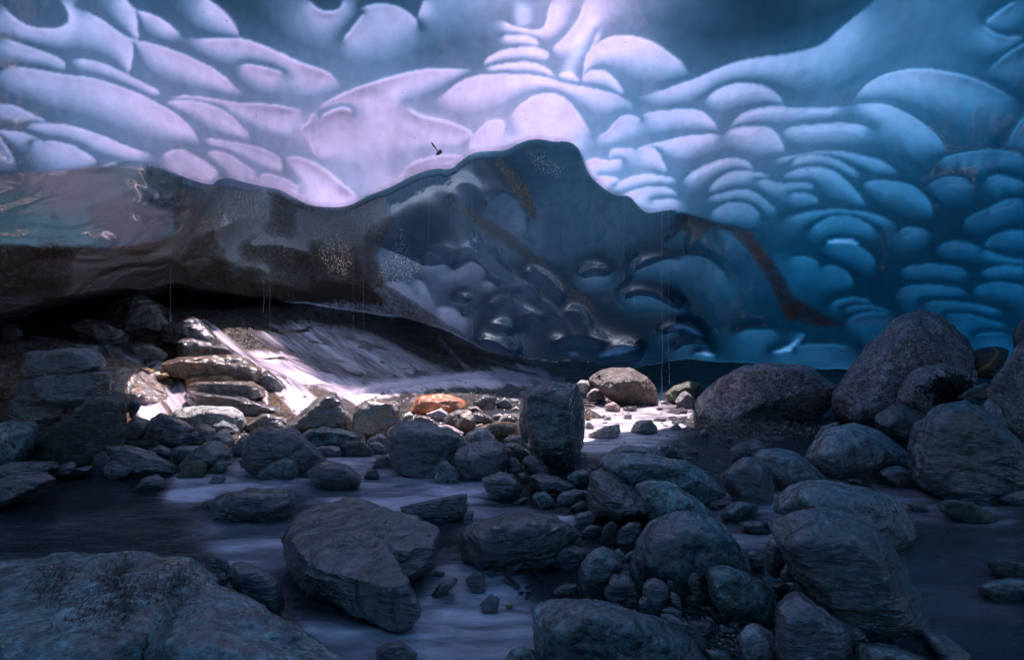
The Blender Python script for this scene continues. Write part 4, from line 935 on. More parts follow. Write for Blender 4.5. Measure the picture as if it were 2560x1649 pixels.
# moss tufts on the foreground granite
rnd = random.Random(12); bv, bf = [], []
bvh = None
from mathutils.bvhtree import BVHTree
def bvh_of(o):
    return BVHTree.FromPolygons([o.matrix_world @ v.co if False else v.co+o.location for v in o.data.vertices], [tuple(p.vertices) for p in o.data.polygons])
T5 = bvh_of(fg); eye = Vector((0, 0, H))
for (mx, my, sx, sy, cnt) in ((480, 790, 110, 60, 260), (420, 960, 120, 60, 180), (950, 850, 80, 70, 300), (1060, 760, 50, 60, 170), (1060, 1050, 60, 110, 260), (1560, 830, 90, 90, 260), (1300, 930, 120, 60, 200), (800, 1130, 160, 90, 220), (1500, 1000, 80, 80, 160)):
    for _ in range(cnt):
        x, y = rnd.gauss(mx, sx)/3.416, 1200+rnd.gauss(my, sy)/3.416
        hit = T5.ray_cast(eye, (ray(x, y, 1)-eye).normalized())
        if hit[0] is None: continue
        q, nn = hit[0], hit[1]; L = rnd.uniform(.006, .017)
        t = Vector((rnd.gauss(0, 1), rnd.gauss(0, 1), rnd.gauss(-.2, .6))); t = (t-nn*t.dot(nn)).normalized()
        a = nn.cross(t)*rnd.uniform(.0006, .0013); b = q+t*L*.6+nn*L*.5; c = q+t*L*1.1+nn*L*rnd.uniform(.15, .7); i = len(bv)
        bv += [q-a, q+a, b+a*.8, b-a*.8, c]; bf += [(i, i+1, i+2, i+3), (i+3, i+2, i+4)]
n = N('dark_moss'); mm = n.done(n('BsdfPrincipled', {'Base Color': n.ramp(n.noise(n.coord(), 9., 3), [(.35, (.022, .026, .014)), (.65, (.075, .06, .035))]), 'Roughness': .4}).outputs[0])
mo = link('moss', [tuple(q) for q in bv], bf, mm, True, None, None)
mo.parent = fg; mo.location = -Vector(fg.location)
# ================================================================== GROUND AND WATER
def gpt(px, py, d): q = ray(px, py, d); return (q[0], q[1], q[2])
GP = [gpt(*a) for a in ((0, 965, 6.4), (0, 900, 7.4), (300, 905, 7.2), (300, 830, 8.), (430, 790, 8.6), (650, 800, 8.7), (700, 870, 7.9), (520, 940, 6.8), (560, 1010, 6.0), (400, 1040, 5.8), (200, 1040, 5.7),
    (760, 930, 7.4), (860, 950, 7.5), (860, 1010, 6.5), (950, 880, 8.5), (1000, 940, 8.), (1150, 950, 8.3), (1100, 990, 7.0), (1280, 955, 8.9))]
GP += [(x, y, -.10) for x, y in ((-3, 4), (-1.5, 4.5), (-.8, 5.4), (0, 5), (.5, 6.3), (2, 5), (-2, 2), (2, 2), (0, 1), (4, 6), (3, 8), (-5, 3), (6, 3), (-4, 1), (4, 1), (1.2, 8), (2, 9.5))]
GP += [(x, y, z) for x, y, z in ((0, 12, .7), (-4, 11, 1.7), (4, 12, .5), (-8, 8, 1.5), (8, 8, .8), (-9, 3, 1.6), (9, 3, 1.6), (-8, 12, 2.4), (8, 14, 1.8), (0, 18, 2.6), (-9, 0, 1.6), (9, 0, 1.6), (-6.4, 5, .35), (6.3, 5.5, .3))]
gq = np.array(GP)
def make_g():
    q = gq[:, :2]; phi = lambda r: np.sqrt(r*r+.12); A = phi(np.linalg.norm(q[:, None]-q[None], axis=2)); n_ = len(q)
    B = np.concatenate([np.ones((n_, 1)), q], 1); Z = np.zeros((3, 3))
    W = np.linalg.solve(np.block([[A+2e-3*np.eye(n_), B], [B.T, Z]]), np.concatenate([gq[:, 2], np.zeros(3)]))
    def g(x, y):
        X = np.stack([x, y], -1); out = W[n_]+W[n_+1]*x+W[n_+2]*y
        for k in range(n_): out = out+W[k]*phi(np.linalg.norm(X-q[k], axis=-1))
        return out
    return g
g0 = make_g()
def bars(x, y):       # the gravel bar on the right and the lit shallows stand just above the water
    a = np.exp(-(((x-2.55)/1.25)**4+((y-5.6)/1.1)**4))*.15; b = np.exp(-(((x-.65)/.42)**4+((y-6.3)/.75)**4))*.125
    c_ = np.exp(-(((x+.55)/.9)**4+((y-5.5)/.55)**4))*.09
    e_ = np.exp(-(((x-.12)/.20)**4+((y-2.05)/.22)**4))*.085
    for cx_, cy_, rx, ry, hh in ((.6, 2.85, .5, .7, .115), (.66, 1.75, .30, .30, .11), (-2.3, 4.5, 1.1, .42, .11), (.75, 3.9, .5, .4, .10)): e_ = e_+np.exp(-(((x-cx_)/rx)**4+((y-cy_)/ry)**4))*hh
    return a+b+c_+e_
def ground(x, y):
    x = np.asarray(x, float); y = np.asarray(y, float); z = np.clip(g0(x, y), -.16, 3.2)+bars(x, y)
    Pn = np.stack([x, y, 0*x], -1); up = np.clip((z-.05)/.4, 0, 1)
    z = z+.018*fbm(Pn*2.2, 4, 2)+up*(.07*ridged(Pn*np.array([1.1, 1.8, 1]), 4, 6)-.03)
    return z
xs = np.concatenate([np.linspace(-45, -8, 16), np.linspace(-7.8, 7.8, 261), np.linspace(8, 45, 16)]); ys = np.concatenate([np.linspace(-20, .4, 12), np.linspace(.5, 11, 240), np.linspace(11.3, 60, 24)])
GXX, GYY = np.meshgrid(xs, ys); GZ = ground(GXX, GYY)
GZ = np.where((np.abs(GXX) > 10) | (GYY > 20) | (GYY < -5), np.clip(GZ, .5, 2.6), GZ)
ids = np.arange(GXX.size).reshape(GXX.shape); gf = np.stack([ids[:-1, :-1], ids[:-1, 1:], ids[1:, 1:], ids[1:, :-1]], -1).reshape(-1, 4)
n = N('stream_bed'); P_ = n.coord(); bg_ = n.noise(P_, 1.1, 4); md = n.noise(P_, 9., 7, .7); vo = n('TexVoronoi', {'Vector': n('VectorMath', {0: P_, 1: n('TexNoise', {'Vector': P_, 'Scale': 6.}).outputs['Color']}, operation='ADD').outputs[0], 'Scale': 15.})
c_ = n.ramp(md, [(.3, (.014, .012, .010)), (.55, (.05, .043, .036)), (.75, (.13, .11, .09))])
c_ = n.mix(n.math('MULTIPLY', n.att('amber'), n('MapRange', {'Value': n.noise(P_, 3.5, 6, .7), 1: .38, 2: .62}).outputs[0]), c_, (.17, .085, .025))
c_ = n.mix(.5, c_, n('MapRange', {'Value': n('SeparateColor', {0: vo.outputs['Color']}).outputs[0], 3: .4, 4: 1.7}).outputs[0], 'MULTIPLY')
hb = n.math('SUBTRACT', n.math('MULTIPLY', md, .8), n.math('MULTIPLY', vo.outputs[0], .6))
gm_ = n.done(n('BsdfPrincipled', {'Base Color': c_, 'Roughness': n('MapRange', {'Value': md, 1: .3, 2: .7, 3: .12, 4: .5}).outputs[0], 'Normal': n.bump(hb, 1., .05)}).outputs[0])
go = link('ground', np.stack([GXX, GYY, GZ], -1).reshape(-1, 3), gf, gm_); tag(go, kind='structure')
def gauss(px, py, s): return np.exp(-((GXX-px)**2+(GYY-py)**2)/s**2)
attr(go, 'amber', np.clip(gauss(-4.8, 6.6, 1.3)+gauss(-3.2, 6.3, 1.0), 0, 1).ravel())
# ------------------------------------------------------------------ the stream
def poly_mask(x, y, txt): return inpoly(x, y, np.array([[float(q) for q in p.split(',')] for p in txt.split()])).astype(float)
wx = np.concatenate([np.arange(-1500, -100, 60), np.arange(-100, 2660, 10), np.arange(2660, 4100, 60)]); wy = np.concatenate([np.arange(938, 1660, 7), np.arange(1665, 3300, 40)])
WX, WY = np.meshgrid(wx.astype(float), wy.astype(float)); WD = H*F/(WY-CY)
x3 = (WX-CX)/F*WD; y3 = WD
def mk(txt, nb): return blur(poly_mask(WX, WY, txt), nb)
milk = np.zeros_like(WX)
for txt, nb, a in (('900,935 1340,935 1400,965 1250,985 1000,1000 880,1010 820,1000', 5, 1.), ('1370,1030 1500,1010 1700,990 1760,1040 1700,1090 1600,1135 1380,1140', 6, .85), ('1560,1000 1760,960 1800,1010 1700,1050 1560,1040', 5, .6),
    ('480,1160 800,1130 1000,1120 1250,1180 1300,1260 1000,1300 800,1250 560,1230 400,1290 430,1200', 9, .9), ('430,1300 700,1230 760,1400 640,1470 560,1400', 9, .75), ('1080,1400 1280,1380 1330,1500 1380,1649 1380,1900 760,1900 760,1560 1000,1580', 8, 1.),
    ('740,1540 1000,1580 1000,1640 760,1640', 9, .5), ('1100,1260 1450,1270 1400,1400 1200,1400', 8, .8), ('1740,1230 2000,1180 2300,1170 2340,1240 2560,1260 2560,1320 2100,1300 2060,1360 1800,1370 1700,1290', 8, .5),
    ('2100,1330 2560,1300 2560,1649 2300,1600 2250,1450', 12, .15), ('780,1130 1000,1110 1010,1160 800,1180', 4, .55), ('1990,1160 2200,1180 2240,1220 2040,1210', 4, .55)):
    milk = np.maximum(milk, a*mk(txt, nb))
milk = np.clip(milk*(1+.75*fbm(np.stack([x3*1.6+y3*.6, y3*2.6-x3*.5, 0*x3], -1), 4, 31)), 0, 1)
fl = fbm(np.stack([x3*1.1+.5*y3, y3*3.4-x3*.7, 0*x3], -1), 4, 21)
z3 = .010*fl+.012*fbm(np.stack([x3*3, y3*7, 0*x3], -1), 3, 22)*np.clip(milk*1.5, .25, 1)
ids = np.arange(WX.size).reshape(WX.shape); wf = np.stack([ids[:-1, :-1], ids[1:, :-1], ids[1:, 1:], ids[:-1, 1:]], -1).reshape(-1, 4)
n = N('silky_water'); P_ = n.coord((1, 1, 1), 'Object')
s1 = n.noise(n('Mapping', {'Vector': P_, 'Scale': (1.2, 3.2, 1), 'Rotation': (0, 0, -.22)}).outputs[0], 1.5, 5, .55, 1.3); s2 = n.noise(n('Mapping', {'Vector': P_, 'Scale': (1.6, 6., 1), 'Rotation': (0, 0, -.3)}).outputs[0], 2.2, 4, .6, .8)
mk_ = n.att('milk'); st = n.math('ADD', n.math('MULTIPLY', s1, .65), n.math('MULTIPLY', s2, .35))
fm = n.math('MULTIPLY', mk_, n('MapRange', {'Value': st, 1: .36, 2: .62, 3: .35, 4: 1.15}).outputs[0], clamp=True)
fm = n.math('ADD', fm, n.math('MULTIPLY', n('MapRange', {'Value': st, 1: .56, 2: .72}).outputs[0], .16), clamp=True)
bp = n.bump(n.math('ADD', n.math('MULTIPLY', s1, 1.), n.math('MULTIPLY', s2, .4)), .35, .05)
body = n.shmix(n('MapRange', {'Value': fm, 3: .42, 4: .96}).outputs[0], n('BsdfTransparent', {'Color': (.62, .66, .70)}).outputs[0], n('BsdfDiffuse', {'Color': n.mix(fm, (.075, .085, .10), (.86, .78, .86)), 'Normal': bp}).outputs[0])
gl = n('BsdfGlossy', {'Roughness': n.math('MULTIPLY_ADD', fm, .22, .13), 'Normal': bp})
wm = n.done(n.shmix(n.math('MULTIPLY', n('Fresnel', {'IOR': 1.33, 'Normal': bp}).outputs[0], 1.0), body, gl.outputs[0]))
wo = link('water', np.stack([x3, y3, z3], -1).reshape(-1, 3), wf, wm); attr(wo, 'milk', milk.ravel()); tag(wo, kind='structure')
# ------------------------------------------------------------------ the waterfalls: veils of white water over the bedrock
bvg = BVHTree.FromPolygons([Vector(v) for v in np.stack([GXX, GYY, GZ], -1).reshape(-1, 3).tolist()], gf.tolist())
def on_ground(px, py):
    d = (ray(px, py, 1)-eye).normalized(); h_ = bvg.ray_cast(eye, d)
    if h_[0] is None or h_[0].z < 0: return eye+d*(-H/d.z) if d.z < 0 else eye+d*9
    return h_[0]
def veil(txt, dens, flow, step, lift, name, label):
    poly = np.array([[float(q) for q in p.split(',')] for p in txt.split()]); lo, hi = poly.min(0)-20, poly.max(0)+20
    ax, ay = np.arange(lo[0], hi[0], step), np.arange(lo[1], hi[1], step); X, Y = np.meshgrid(ax, ay)
    dist = np.array([[on_ground(x, y).y for x in ax] for y in ay])
    Z_ = .9-(Y-CY)/F*dist
    dist = blur(dist, 8)-lift
    de = np.zeros_like(X)
    for t, nb, a in dens: de = np.maximum(de, .78*a*blur(poly_mask(X, Y, t), nb))
    u = (X*flow[1]-Y*flow[0])/100; v = (X*flow[0]+Y*flow[1])/100
    dist = dist-.05*fbm(np.stack([u*2.2, v*.5, 0*u], -1), 3, 5)*np.clip(de*2, 0, 1)
    P3 = np.stack([(X-CX)/F*dist, dist, H+(CY-Y)/F*dist], -1); ids = np.arange(X.size).reshape(X.shape)
    ins = (de[:-1, :-1]+de[1:, 1:]+de[1:, :-1]+de[:-1, 1:]) > .02
    f = np.stack([ids[:-1, :-1], ids[1:, :-1], ids[1:, 1:], ids[:-1, 1:]], -1)[ins]
    used = np.unique(f); mp = np.full(X.size, -1); mp[used] = np.arange(len(used))
    o = link(name, P3.reshape(-1, 3)[used], mp[f], MFALL)
    for a, b in (('dens', de), ('fu', u), ('fv', v)): attr(o, a, b.ravel()[used])
    tag(o, label, 'waterfall', kind='structure'); return o
n = N('white_water'); fv = n('CombineXYZ', {0: n.math('MULTIPLY', n.att('fu'), 3.2), 1: n.math('MULTIPLY', n.att('fv'), .4)}).outputs[0]
s1 = n.noise(fv, 1.3, 5, .6, .5); s2 = n.noise(fv, 4., 4, .6, .3); st = n.math('ADD', n.math('MULTIPLY', s1, .6), n.math('MULTIPLY', s2, .4))
de = n.att('dens'); fac = n.math('ADD', n.math('MULTIPLY', de, 1.45), n.math('MULTIPLY_ADD', st, 2.8, -1.62)); fac = n('MapRange', {'Value': fac, 1: .0, 2: 1.0, 3: 0, 4: .95}, interpolation_type='SMOOTHSTEP').outputs[0]
fac = n.math('MULTIPLY', fac, n('MapRange', {'Value': de, 1: .02, 2: .2}).outputs[0])
bp = n.bump(st, .5, .05)
wh = n.shmix(.3, n('BsdfDiffuse', {'Color': (.88, .78, .86), 'Normal': bp}).outputs[0], n('BsdfTranslucent', {'Color': (.8, .76, .8), 'Normal': bp}).outputs[0])
MFALL = n.done(n.shmix(fac, n('BsdfTransparent').outputs[0], wh))
veil('500,800 700,795 900,830 1100,900 1360,930 1360,990 1000,1010 740,1060 640,960', [
    ('508,812 540,822 600,880 660,920 720,950 800,1000 850,1040 740,1040 700,990 650,935 590,885 540,845', 3, 1.), ('600,870 700,880 780,910 860,940 940,975 1000,985 900,1005 840,985 760,960 680,930', 4, .95),
    ('820,985 900,960 1000,945 1100,940 1200,930 1330,935 1340,965 1150,970 1000,985 900,1010', 4, 1.05), ('640,820 780,800 900,840 1010,890 1120,930 1000,950 880,930 760,890 660,850', 9, .62), ('720,800 860,820 980,870 900,880 800,850', 8, .5),
    ('1180,930 1300,905 1420,930 1460,950 1340,965', 5, .75), ('640,935 660,940 672,1010 664,1012', 2, .9)], (.80, .60), 6, .05, 'waterfall', 'wide white cascade fanning down over the bedrock')
veil('60,820 220,830 330,870 420,930 490,1030 400,1070 320,1000', [('330,965 360,960 400,1000 430,1050 390,1070 350,1050 330,1010', 3, 1.), ('360,905 395,900 440,950 485,1030 440,1040 410,1000 385,950', 4, .72), ('90,840 220,840 310,870 370,900 330,930 200,890', 7, .5), ('270,930 330,900 380,920 360,960 300,960', 5, .5)],
    (.55, .83), 6, .07, 'waterfall', 'small waterfall dropping behind the pale granite block')
# single silky strands over and beside the veils
n = N('silky_strand'); fv = n('CombineXYZ', {0: n.math('MULTIPLY', n.att('fu'), 1.1), 1: n.math('MULTIPLY', n.att('fv'), .25), 2: n.math('MULTIPLY', n.att('fs'), 5.)}).outputs[0]
st = n.math('ADD', n.math('MULTIPLY', n.noise(fv, 1.6, 4, .6), .6), n.math('MULTIPLY', n.noise(fv, 4.5, 3, .6), .4))
ed = n.math('SUBTRACT', 1., n.math('POWER', n.math('ABSOLUTE', n.att('fu')), 1.2)); fac = n.math('MULTIPLY', n.math('MULTIPLY', ed, n.att('dens')), n('MapRange', {'Value': st, 1: .3, 2: .62, 3: .4, 4: 1.05}).outputs[0], clamp=True)
MSTR = n.done(n.shmix(fac, n('BsdfTransparent').outputs[0], n.shmix(.3, n('BsdfDiffuse', {'Color': (.90, .80, .88)}).outputs[0], n('BsdfTranslucent', {'Color': (.85, .8, .85)}).outputs[0])))
def strands(txt, label):
    sv, sf, au, av, ad, as_ = [], [], [], [], [], []
    for k, ln in enumerate(txt.strip().splitlines()):
        w_, de_, pts = ln.split('|'); w_ = float(w_)/2.6556; de_ = float(de_)
        p = np.array([[float(q) for q in t.split(',')] for t in pts.split()])/2.6556+np.array([0, 500.]); p = resample(smooth_line(p, 3), 7.)
        t = np.gradient(p, axis=0); t /= np.hypot(t[:, 0], t[:, 1])[:, None]; nn = np.stack([-t[:, 1], t[:, 0]], 1); m_ = len(p)
        dd = np.array([on_ground(*q).y for q in p])
        for _ in range(6): dd[1:-1] = (dd[:-2]+2*dd[1:-1]+dd[2:])/4
        base = len(sv)
        for i in range(m_):
            e_ = i/(m_-1); ww = w_*(.55+.65*e_)*.5
            for j in range(9):
                u = j/4-1; q = p[i]+nn[i]*u*ww; d_ = dd[i]-.03-.03*(1-u*u)
                sv.append(ray(q[0], q[1], d_)[:]); au.append(u); av.append(i*.07+k); ad.append(de_*min(1, i/4., (m_-1-i)/3.)); as_.append(k*1.37)
        for i in range(m_-1):
            for j in range(8): a = base+i*9+j; sf.append((a, a+1, a+10, a+9))
    o = link('waterfall', sv, sf, MSTR)
    for a, b in (('fu', au), ('fv', av), ('dens', ad), ('fs', as_)): attr(o, a, b)
    tag(o, label, 'waterfall', kind='structure')
strands('''
50|1.|1340,790 1420,850 1500,930 1570,1000 1650,1070 1740,1120
70|1.2|1400,830 1520,940 1600,1030 1700,1110 1800,1190 1880,1280 1950,1390
70|1.2|1560,1010 1680,1090 1800,1130 1950,1200 2050,1300 2100,1390
90|.7|1480,900 1600,1010 1750,1090 1900,1150
20|1.|1680,1100 1722,1140 1700,1195
18|1.|1720,1190 1760,1280 1775,1370
90|.6|1640,860 1750,930 1850,1010 2000,1060 2150,1110 2300,1180 2391,1240
70|1.2|1850,1010 1950,1090 2050,1130 2150,1200 2290,1290 2400,1390
80|.5|1700,880 1850,950 2000,1010 2200,1080 2391,1150
50|1.1|2050,1230 2150,1220 2250,1270 2391,1360
45|1.1|1900,1180 1960,1250 2010,1330 2040,1420
90|.9|1950,1080 2100,1150 2250,1220 2400,1300
120|.45|1780,830 1900,880 2050,960 2200,1050 2400,1130 2600,1200
150|.40|1980,820 2200,880 2391,960 2550,1060 2700,1170
140|.40|2200,860 2400,900 2600,1000 2750,1100 2900,1180
120|.38|2420,900 2550,960 2700,1050 2850,1130 3000,1180
60|.30|2900,900 2960,980 3040,1060 3120,1140
110|1.1|2124,1230 2300,1265 2500,1270 2700,1235 2900,1200 3100,1190 3300,1185 3500,1200
90|1.2|2060,1380 2200,1330 2350,1290 2550,1255 2750,1235
80|1.|2900,1200 3100,1170 3300,1160 3450,1175 3600,1200 3750,1215
120|.6|2300,1200 2600,1210 2900,1200 3200,1180
''', 'silky white strands of the cascade')
strands('''
120|1.1|720,1080 800,1150 870,1230 930,1330 1000,1450
55|.9|830,1040 930,1090 1030,1180 1110,1280 1180,1370
70|1.|1000,1070 1110,1120 1190,1220 1250,1330 1290,1390
70|.5|200,910 350,920 480,960 600,950 720,980 850,1040 950,1090
45|.7|880,1010 1000,1060 1090,1095
30|.5|1150,1050 1210,1110 1270,1175
''', 'silky strands of the small waterfall behind the pale granite block')
# ------------------------------------------------------------------ thin trickles falling from the roof lip
n = N('falling_water'); mtr = n.done(n.shmix(.085, n('BsdfTransparent').outputs[0], n.shmix(.5, n('BsdfDiffuse', {'Color': (.75, .78, .85)}).outputs[0], n('BsdfGlossy', {'Roughness': .2}).outputs[0])))
def tube(path, rad, seg=6):
    v, f = [], []; path = [Vector(p) for p in path]
    for i, p in enumerate(path):
        t = (path[min(i+1, len(path)-1)]-path[max(i-1, 0)]).normalized(); a = t.orthogonal().normalized(); b = t.cross(a)
        r = rad[i] if isinstance(rad, (list, tuple)) else rad
        for k in range(seg): q = 2*math.pi*k/seg; v.append(tuple(p+a*math.cos(q)*r+b*math.sin(q)*r))
    for i in range(len(path)-1):
        for k in range(seg): j = i*seg; f.append((j+k, j+(k+1) % seg, j+seg+(k+1) % seg, j+seg+k))
    f += [tuple(range(seg-1, -1, -1)), tuple(range((len(path)-1)*seg, len(path)*seg))]
    return v, f
for x, y0, y1, r in ((883, 512, 860, .004), (909, 496, 800, .003), (1180, 380, 780, .003), (1072, 425, 640, .0025), (1128, 425, 600, .002), (1655, 530, 930, .006), (1672, 530, 900, .004), (1560, 492, 640, .003), (674, 628, 800, .004), (426, 600, 745, .004), (659, 470, 720, .003), (1585, 520, 700, .0025)):
    d = 6.9; rr = random.Random(x); pts = [ray(x+rr.uniform(-1.6, 1.6), y, d) for y in np.linspace(y0, y1+60, 9)]
    v, f = tube(pts, [r*(.5+.8*k/8) for k in range(9)]); o = link('water_trickle', v, f, mtr)
    tag(o, 'thin thread of meltwater falling from the edge of the ice roof', 'trickle', 'meltwater trickles under the ice roof')
# ================================================================== SMALL STONES, GRAVEL, ODDS AND ENDS
protos = {}
def proto(mat, k):
    if (mat, k) not in protos:
        rr = random.Random(k*7+1); P = [(rr.gauss(0, .5), rr.gauss(0, .4), rr.gauss(0, .28)) for _ in range(13)]
        v, f = weathered(P, 9, 4, 500+k, mat); v = v-np.array([v[:, 0].mean(), v[:, 1].mean(), v[:, 2].mean()]); v /= np.abs(v).max()
        me = bpy.data.meshes.new('pebble'); me.from_pydata(v.tolist(), [], f); me.polygons.foreach_set('use_smooth', [True]*len(f)); me.materials.append(MAT[mat]); protos[(mat, k)] = me
    return protos[(mat, k)]
rnd = random.Random(77)
taken = []
for o in list(COL.objects):
    if o.type == 'MESH' and o.name.split('.')[0] in ('boulder', 'stone', 'slab'):
        xs_ = [v.co.x for v in o.data.vertices]; ys_ = [v.co.y for v in o.data.vertices]
        taken.append((o.location.x, o.location.y, max(xs_)*.8, max(ys_)*.8))
def free(x, y): return all(((x-a)/(c+.01))**2+((y-b)/(e+.01))**2 > 1 for a, b, c, e in taken)
def scatter(poly, cnt, size, mats, label, group):
    pp = np.array([[float(q) for q in p.split(',')] for p in poly.split()]); lo, hi = pp.min(0), pp.max(0); done = tries = 0
    while done < cnt and tries < cnt*40:
        tries += 1; x, y = rnd.uniform(lo[0], hi[0]), rnd.uniform(lo[1], hi[1])
        if not inpoly(np.array([x]), np.array([y]), pp)[0]: continue
        d = H*F/(y-CY); q = ray(x, y, d)
        if not free(q.x, q.y): continue
        o = bpy.data.objects.new('pebble', proto(rnd.choice(mats), rnd.randrange(5))); COL.objects.link(o)
        s = rnd.uniform(*size)*d/F*.5*(1+rnd.random()**3); z = max(0., float(ground(np.array([q.x]), np.array([q.y]))[0]))
        o.location = (q.x, q.y, z+s*.12); o.scale = (s, s*rnd.uniform(.7, 1), s*rnd.uniform(.55, .9)); o.rotation_euler = (rnd.uniform(-.4, .4), rnd.uniform(-.4, .4), rnd.uniform(0, 6.3))
        tag(o, label, 'pebble', group); done += 1
scatter('1640,1000 1800,985 2060,985 2085,1050 1900,1120 1780,1110 1640,1060', 85, (10, 26), ['slate', 'purple', 'granite', 'slate'], 'small dark stone lying in the gravel below the wide flat boulder', 'stones of the gravel bar')
scatter('1390,985 1500,985 1570,1010 1560,1050 1480,1065 1390,1060', 34, (9, 22), ['brown', 'pinkish', 'brown', 'gold', 'pale'], 'small wet stone in the lit shallows right of the standing stone', 'stones in the lit shallows')
scatter('1255,1400 1330,1385 1440,1420 1450,1490 1330,1500 1270,1480', 34, (10, 28), ['slate', 'slate', 'teal'], 'small dark pebble poking from the milky water in the pebble patch', 'pebbles in the pebble patch')
scatter('930,1000 1330,985 1330,1085 1180,1095 900,1070', 34, (12, 34), ['brown', 'pale', 'pinkish', 'brown'], 'small lit stone among the rocks left of the standing stone', 'lit stones below the waterfall')
scatter('300,1080 720,1060 740,1150 420,1170 260,1150', 40, (14, 36), ['slate', 'purple', 'teal'], 'small dark stone packed between the rocks of the left bank', 'small stones of the left bank')
scatter('1330,1150 1800,1120 1840,1300 1500,1440 1330,1360', 55, (14, 34), ['slate', 'teal', 'purple'], 'small dark stone wedged among the boulders of the centre right', 'small stones among the centre right boulders')
scatter('1640,1450 1900,1440 2050,1640 1700,1649 1560,1500', 40, (18, 46), ['slate', 'purple', 'granite'], 'small dark stone in the gaps between the foreground boulders', 'small stones between the foreground boulders')
# the fine gravel of the bar and of the shallows, as one mass
gv, gfc = [], []; cube = None
d4, f4, _e = ico(1)
for (poly, cnt, size) in (('1600,995 1800,975 2090,975 2100,1060 1950,1150 1760,1125 1600,1070', 2000, (3, 10)), ('1385,980 1500,980 1580,1010 1560,1055 1480,1070 1385,1065', 500, (3, 9)), ('900,1000 1330,980 1330,1095 1150,1110 880,1080', 700, (4, 12)), ('1250,1390 1450,1400 1455,1500 1270,1495', 300, (4, 11)), ('260,1075 720,1055 760,1150 420,1175 240,1150', 900, (4, 13)), ('1330,1100 1800,1110 1860,1300 1560,1470 1330,1380', 1500, (5, 15)), ('1560,1440 1900,1430 2060,1649 1700,1649', 900, (6, 20))):
    pp = np.array([[float(q) for q in p.split(',')] for p in poly.split()]); lo, hi = pp.min(0), pp.max(0); k = 0
    X = np.random.RandomState(cnt).uniform(lo, hi, (cnt*3, 2)); X = X[inpoly(X[:, 0], X[:, 1], pp)][:cnt]
    dd = H*F/(X[:, 1]-CY); gx = (X[:, 0]-CX)/F*dd; gz = np.maximum(ground(gx, dd), -.01)
    for i in range(len(X)):
        s = rnd.uniform(*size)*dd[i]/F*.5; a = rnd.uniform(0, 6.3); ca, sa = math.cos(a), math.sin(a); e3 = np.array([1., rnd.uniform(.5, .9), rnd.uniform(.3, .7)])*s
        q = d4*e3*(1+.3*np.array([rnd.uniform(-1, 1) for _ in range(len(d4))]))[:, None]; b = len(gv)
        gv += [(gx[i]+x*ca-y*sa, dd[i]+x*sa+y*ca, gz[i]+z+s*.15) for x, y, z in q]; gfc += [tuple(b+j for j in f) for f in f4]
n = N('gravel'); P_ = n.coord(); gmat = n.done(n('BsdfPrincipled', {'Base Color': n.ramp(n.noise(P_, 23., 3), [(.3, (.05, .048, .05)), (.5, (.15, .14, .14)), (.68, (.34, .30, .27))]), 'Roughness': .25}).outputs[0])
go2 = link('gravel', gv, gfc, gmat, False); tag(go2, kind='stuff', label='fine dark gravel of the stream bar', cat='gravel')
# pale stick lying along the left bank
v, f = tube([ray(-60, 1290, 2.72), ray(0, 1262, 2.92), ray(60, 1238, 3.08), ray(110, 1214, 3.28), ray(153, 1198, 3.42)], [.010, .010, .009, .008, .006], 8)
n = N('bare_wood'); wd = n.done(n('BsdfPrincipled', {'Base Color': n.ramp(n.noise(n.coord(), 12., 5), [(.35, (.20, .17, .17)), (.65, (.38, .33, .32))]), 'Roughness': .5}).outputs[0])
o = link('stick', v, f, wd); tag(o, 'thin pale stick lying in the water along the left bank', 'stick')
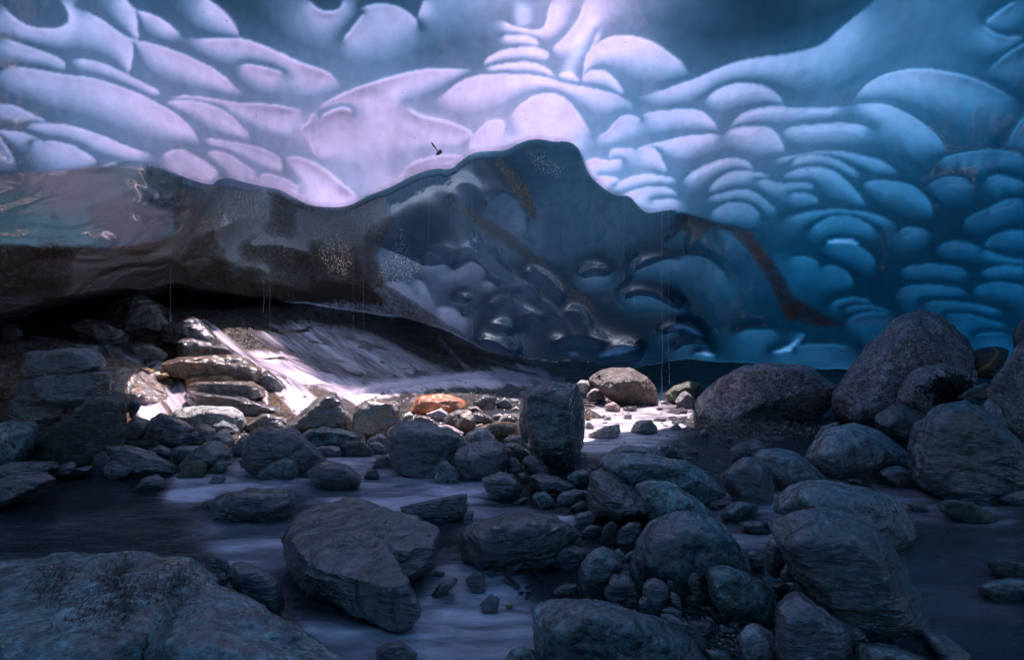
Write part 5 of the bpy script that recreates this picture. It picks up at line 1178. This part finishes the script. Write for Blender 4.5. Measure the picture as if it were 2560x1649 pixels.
# tangle of black roots on the right hand granite boulder
rk = ROCKOBJ['granite boulder with the dark root tangle on it']; T6 = bvh_of(rk); rr = random.Random(3); tv, tf, ends = [], [], []
for k in range(210):
    x, y = 1860+rr.gauss(1745, 95)/3.416, 760+rr.gauss(725, 60)/3.416
    q = None; h_ = T6.ray_cast(eye, (ray(x, y, 1)-eye).normalized())
    q = h_[0] if h_[0] else ray(x, y, 4.75)
    nn = h_[1] if h_[0] else Vector((0, -1, .3)); q = q+nn*rr.uniform(0, .02); path = [q]
    if k: path = [min(rr.sample(ends, min(14, len(ends))), key=lambda a: (a-q).length), q]
    dr = Vector((rr.gauss(0, 1), rr.gauss(-.3, .4), rr.gauss(-.2, .6))).normalized()
    for s in range(5-len(path)): dr = (dr+Vector((rr.gauss(0, .6), rr.gauss(0, .6), rr.gauss(-.1, .6)))).normalized(); path.append(path[-1]+dr*rr.uniform(.015, .05)+nn*.006)
    ends += path
    v, f = tube(path, [rr.uniform(.004, .010)*(1-.18*i) for i in range(5)], 5); b = len(tv); tv += v; tf += [tuple(b+i for i in q_) for q_ in f]
n = N('black_roots'); br = n.done(n('BsdfPrincipled', {'Base Color': (.014, .012, .013), 'Roughness': .45}).outputs[0])
o = link('root_tangle', tv, tf, br); tag(o, 'black tangle of old roots draped over a granite boulder on the right', 'roots')
# a black pebble frozen in the bright roof ice
TC = bvh_of(ceil); h_ = TC.ray_cast(eye, (ray(1099, 380, 1)-eye).normalized())
if h_[0]:
    o = bpy.data.objects.new('pebble', proto('slate', 1)); COL.objects.link(o); o.location = h_[0]; o.scale = (.034, .03, .034); tag(o, 'black pebble frozen into the bright roof ice', 'pebble')
    pts = [TC.ray_cast(eye, (ray(x, y, 1)-eye).normalized())[0] for x, y in ((1079, 355), (1083, 362), (1088, 368), (1094, 376))]
    if all(pts):
        v, f = tube([p+Vector((0, -.006, -.006)) for p in pts], [.004, .009, .006, .004], 5); o = link('twig', v, f, br); tag(o, 'tiny dark twig in the roof ice beside the black pebble', 'twig')
for nm in list(bpy.data.objects):
    if nm.type == 'MESH' and nm.get('kind') is None and nm.parent is None and not nm.get('label'): print('NOLABEL', nm.name)
